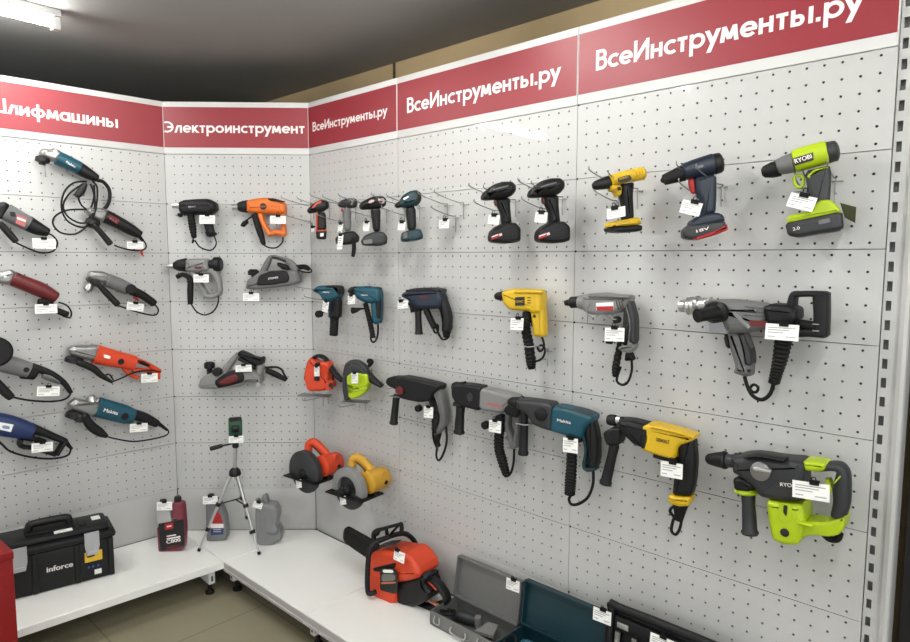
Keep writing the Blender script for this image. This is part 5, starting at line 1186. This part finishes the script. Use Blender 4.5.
# chainsaw on the shelf
t = T('chainsaw', 'red-orange chainsaw with black bar cover lying on the shelf below the saws', 'chainsaw', A_cs, (300, 500), 'R', .2, 6)
P = P_(500, 580, A_cs, ZS); t.P0 = P; t.e.location = P; t.k = t.scale(); t.zmin = .001
t.loft('bar_cover', RUB, [(84, 128, 118, .03), (140, 165, 128, .03), (200, 202, 132, .034), (262, 246, 132, .034)], .03, d=-.02, ex=3.5, cap=.7)
t.plate('housing', ORG2, [(270, 330), (275, 250), (300, 208), (380, 190), (440, 205), (520, 210), (560, 245), (598, 300), (612, 345), (600, 370), (540, 388), (450, 400), (440, 370), (350, 400), (280, 360)], .15, d=-.04, bev=.03)
t.plate('starter_cover', ORG2, [(262, 360), (300, 335), (390, 360), (442, 400), (442, 552), (390, 548), (320, 532), (285, 505), (262, 440)], .13, d=-.02, bev=.02)
lb = t.plate('side_label', BLKP, [(292, 340), (380, 345), (402, 370), (402, 498), (380, 505), (300, 485), (290, 470)], .002, .046, bev=0, sm=1)
t.plate('label_mark', CARD, [(305, 350), (370, 352), (376, 372), (310, 370)], .001, .0475, bev=0, parent=lb)
t.plate('label_picture', mat('label_photo', (110, 112, 104), .5), [(300, 378), (384, 382), (386, 420), (300, 428)], .001, .0475, bev=0, parent=lb)
t.plate('label_band', mat('label_orange_line', (190, 110, 80), .5), [(296, 432), (390, 428), (390, 438), (296, 444)], .001, .0475, bev=0, parent=lb)
t.plate('engine_block', BLK, [(440, 395), (520, 385), (600, 370), (625, 380), (618, 420), (660, 470), (640, 520), (560, 560), (480, 560), (448, 545)], .11, d=-.03, bev=.02)
t.plate('top_cover_clip', BLK, [(318, 300), (350, 290), (470, 260), (465, 290), (430, 325), (330, 320)], .16, d=-.04, bev=.01)
t.multi('rear_handle', BLK, [[(600, 400, 40), (670, 450, 36), (715, 520, 34), (705, 560, 40), (620, 590, 44), (540, 585, 46), (470, 560, 40)]], .045, d=-.03)
t.loft('handle_stripe', ORG2, [(602, 405, 22), (640, 435, 22), (670, 468, 16)], .05, d=-.03)
t.loft('silver_trim', mat('copper_trim', (170, 110, 90), .4, .4), [(610, 550, 14), (660, 578, 14)], .02, d=.0)
t.tube('front_handle', BLK, [(262, 492, .06), (225, 505, .075), (208, 470, .08), (212, 300, .08), (235, 200, .06), (320, 150, .0), (430, 118, -.08), (490, 145, -.14), (530, 205, -.16)], .0115, sm=8)
t.multi('hand_guard', BLK, [[(250, 165, 30), (255, 110, 30), (320, 85, 22), (425, 55, 18)], [(425, 60, 22), (425, 105, 20), (380, 130, 14), (300, 150, 20), (250, 170, 24)], [(330, 95, 12), (335, 140, 12)], [(400, 75, 12), (350, 130, 12)], [(285, 98, 14), (270, 130, 12)]], .02, d=-.02)
t.disc('fuel_knob', NAVY, (616, 370), 16, -.02, .02)
t.loft('air_filter_bar', DGR, [(310, 195, 22), (350, 182, 20), (395, 176, 14)], .06, d=.0)
price_tag(t.w(412, 266, .058), t.U, t.N, 84*t.k, -4, '', (-.25, 0), 62*t.k, 'white tag stuck on top of the chainsaw')

# open silver case
def case(x0, x1, yf, yb, hb, hl, wt, m, min_, label, name='tool_case', lean=.025, wallk=.004):
    e = empty(name, ((x0+x1)/2, (yf+yb)/2, ZS), label, 'tool case')
    mb = MB(); box(mb, x0, x1, yf, yb, ZS, ZS+wt); box(mb, x0, x1, yf, yf+wt, ZS, ZS+hb); box(mb, x0, x1, yb-wt, yb, ZS, ZS+hb)
    box(mb, x0, x0+wt, yf, yb, ZS, ZS+hb); box(mb, x1-wt, x1, yf, yb, ZS, ZS+hb); mb.build('base_tray', m, e, 0)
    mb = MB(); box(mb, x0+wt, x1-wt, yf+wt, yb-wt, ZS+wt, ZS+wt+.003); mb.build('base_lining', min_, e, 0)
    # lid: shallow pan leaning back
    H = hl; a = math.atan2(lean, H); fr = lambda q: V((q.x, yb+.002+q.z*math.sin(a)-q.y*math.cos(a)+.0, ZS+hb+.004+q.z*math.cos(a)+q.y*math.sin(a)))
    dl = .028
    mb = MB(); box(mb, x0, x1, -.0, wt, 0, H, fr); box(mb, x0, x0+wt, 0, dl, 0, H, fr); box(mb, x1-wt, x1, 0, dl, 0, H, fr); box(mb, x0, x1, 0, dl, H-wt, H, fr); box(mb, x0, x1, 0, dl, 0, wt, fr)
    ld = mb.build('lid', m, e, 0)
    mb = MB(); tube(mb, [V((x0+.01, yb, ZS+hb+.002)), V((x1-.01, yb, ZS+hb+.002))], .003, sm=1); mb.build('hinge', STEEL, e, 40)
    return e, ld, fr
SC = mat('case_grey', (150, 150, 148), .45, .35)
e, ld, fr = case(1.095, 1.425, -.225, -.065, .058, .165, .004, SC, mat('case_lining', (120, 120, 118), .5, .2), 'open grey metal case holding small tools, beside the chainsaw')
for x in (1.135, 1.36):
    mb = MB(); tube(mb, [V((x-.012, -.226, ZS+.045)), V((x-.014, -.232, ZS+.02)), V((x+.014, -.232, ZS+.02)), V((x+.012, -.226, ZS+.045))], .003, sm=4); mb.build('latch', SIL, e, 50)
mb = MB(); tube(mb, [V((1.215, -.227, ZS+.040)), V((1.215, -.236, ZS+.018)), V((1.285, -.236, ZS+.018)), V((1.285, -.227, ZS+.040))], .0035, sm=3); mb.build('case_handle', SIL, e, 50)
price_tag(onwall(A_ca[0]+528/A_ca[2], A_ca[1]+200/A_ca[2], 'R', .10), V((1, 0, 0)), V((0, -1, 0)),   .062, 3, '', (.05, 0), .042, 'white price tag clipped to the lid of the grey case')
# tools inside: a multi tool body and a sanding head
e = empty('oscillating_tool', (1.20, -.14, ZS+.01), 'black tool with coiled cord inside the grey case', 'power tool')
mb = MB(); lathe(mb, V((1.14, -.155, ZS+.035)), V((1.26, -.125, ZS+.035)), [(0, .012), (.15, .02), (.7, .022), (.9, .018), (1, .01)]); mb.build('body', DGR, e, 40)
mb = MB(); tube(mb, [V((1.135, -.16, ZS+.04)), V((1.12, -.19, ZS+.052)), V((1.15, -.205, ZS+.055)), V((1.18, -.19, ZS+.057)), V((1.17, -.165, ZS+.058)), V((1.14, -.17, ZS+.056))], .005, sm=5); mb.build('cord', RUB, e, 50)
mb = MB(); lathe(mb, V((1.26, -.125, ZS+.012)), V((1.26, -.125, ZS+.055)), [(0, .012), (.5, .016), (1, .012)]); mb.build('head', SIL, e, 40)
e = empty('sanding_plate', (1.33, -.15, ZS+.01), 'light grey triangular plate inside the grey case', 'sanding plate')
mb = MB(); vs = [(1.30, -.19), (1.375, -.17), (1.34, -.10), (1.30, -.11)]; mb.add([V((x, y, ZS+.03+k*.012)) for k in (0, 1) for x, y in vs], [(0, 1, 2, 3), (4, 5, 6, 7)]+[(k, (k+1) % 4, 4+(k+1) % 4, 4+k) for k in range(4)]); mb.build('plate', LGR, e, 0)
mb = MB(); box(mb, 1.30, 1.34, -.16, -.13, ZS+.008, ZS+.030, None, .004); mb.build('mount', DGR, e, 30)

# open teal case
e, ld, fr = case(1.440, 1.795, -.34, -.065, .075, .165, .006, TEALD, mat('teal_lining', (18, 70, 82), .5), 'open dark teal metal case leaning its lid on the board', lean=.025)
price_tag(onwall(A_cb[0]+225/A_cb[2], A_cb[1]+193/A_cb[2], 'R', .10), V((1, 0, 0)), V((0, -1, 0)), .068, 2, '', (.05, 0), .044, 'white price tag clipped to the teal case lid')
e = empty('finishing_sander', (1.56, -.2, ZS+.01), 'teal sander with black cord lying inside the teal case', 'power tool')
mb = MB(); box(mb, 1.50, 1.62, -.24, -.16, ZS+.012, ZS+.06, None, .012); mb.build('body', TEAL, e, 40)
mb = MB(); tube(mb, [V((1.53, -.20, ZS+.06)), V((1.54, -.20, ZS+.10)), V((1.60, -.20, ZS+.10)), V((1.61, -.20, ZS+.06))], .012, 10, sm=4); mb.build('handle', TEAL, e, 50)
mb = MB(); tube(mb, [V((1.50, -.19, ZS+.06)), V((1.475, -.17, ZS+.085)), V((1.47, -.22, ZS+.09)), V((1.49, -.25, ZS+.07)), V((1.50, -.26, ZS+.03))], .005, sm=5); mb.build('cord', RUB, e, 50)

# open black case standing at the right, with chisels in its lid
e = empty('chisel_case', (2.02, -.1, ZS), 'open black plastic case with grey chisels at the bottom right', 'tool case')
ang = math.radians(5)
fr = lambda q: V((q.x, -.085+(q.z)*math.sin(ang)-q.y, ZS+.03+q.z*math.cos(ang)))
H = .27; x0, x1 = 1.812, 2.235
mb = MB(); box(mb, x0, x1, 0, .012, 0, H, fr, .004); mb.build('lid_panel', BLK, e, 40)
mb = MB(); tube(mb, [fr(V((x0+.004, .02, .0))), fr(V((x0+.004, .02, H-.02))), fr(V((x0+.03, .02, H-.002))), fr(V((x1-.03, .02, H-.002))), fr(V((x1-.004, .02, H-.02))), fr(V((x1-.004, .02, 0)))], .014, 10, sm=3); mb.build('lid_rim', BLK, e, 50)
mb = MB(); box(mb, x0+.02, x1-.02, .012, .030, H-.075, H-.028, fr, .006); mb.build('retaining_bar', BLK, e, 40)
mb = MB(); box(mb, x0, x1, .0, .17, -.03, .028, fr, .01); mb.build('base_tray', BLK, e, 40)
for i, x in enumerate((1.845, 1.905, 1.965, 2.06)):
    c = empty('chisel', fr(V((x, .022, .02))), ['grey chisel standing in the black case, leftmost of four', 'grey chisel in the black case, second from its left', 'grey chisel in the black case, third from its left', 'grey chisel in the black case, rightmost of four'][i], 'chisel', 'chisels in the black case')
    mb = MB(); lathe(mb, fr(V((x, .024, .03))), fr(V((x, .024, H-.08))), [(0, .012), (.7, .012), (.75, .009), (1, .009)], 12); mb.build('shaft', mat('chisel_grey', (130, 128, 124), .45, .4), c, 40)
mb = MB(); box(mb, 1.845, 1.885, .029, .033, H-.062, H-.044, fr, .001); mb.build('clasp', SIL, e, 30)
mb = MB(); box(mb, 1.985, 2.09, .029, .033, H-.085, H-.068, fr, .001); mb.build('clasp', SIL, e, 30)
price_tag(fr(V((2.01, .045, H-.045))), V((1, 0, 0)), V((0, -1, 0)), .085, 0, '', (0, .6), .042, 'white price tag on the open black chisel case')

# red cabinet at the lower left edge
zc = -1.55; k0 = onz(12.5, 551, zc); k1 = onz(0, 539.5, zc); bk = (k1-k0); bk.z = 0; bk.normalize(); fw = V((-bk.y, bk.x, 0)); fw = fw if fw.y < 0 else -fw
e = empty('red_cabinet', V((k0.x, k0.y, FLOOR_Z))+bk*.2+fw*.25, 'red metal cabinet cut by the left edge, in front of the toolbox', 'cabinet')
fr = lambda q: V((k0.x, k0.y, 0))+bk*q.x+fw*q.y+Z1*q.z
RC = mat('red_cabinet_paint', (168, 26, 30), .4)
mb = MB(); box(mb, .0, .24, 0, .5, FLOOR_Z+.0, zc-.03, fr, .003); mb.build('cabinet_body', RC, e, 40)
mb = MB(); box(mb, -.003, .243, -.003, .503, zc-.03, zc, fr, .004); mb.build('cabinet_top', RC, e, 40)
mb = MB(); A = fr(V((-.001, .07, zc-.13))); lathe(mb, A, A-bk*.004, [(0, .008), (1, .005)]); mb.build('rivet', DRED, e, 40)
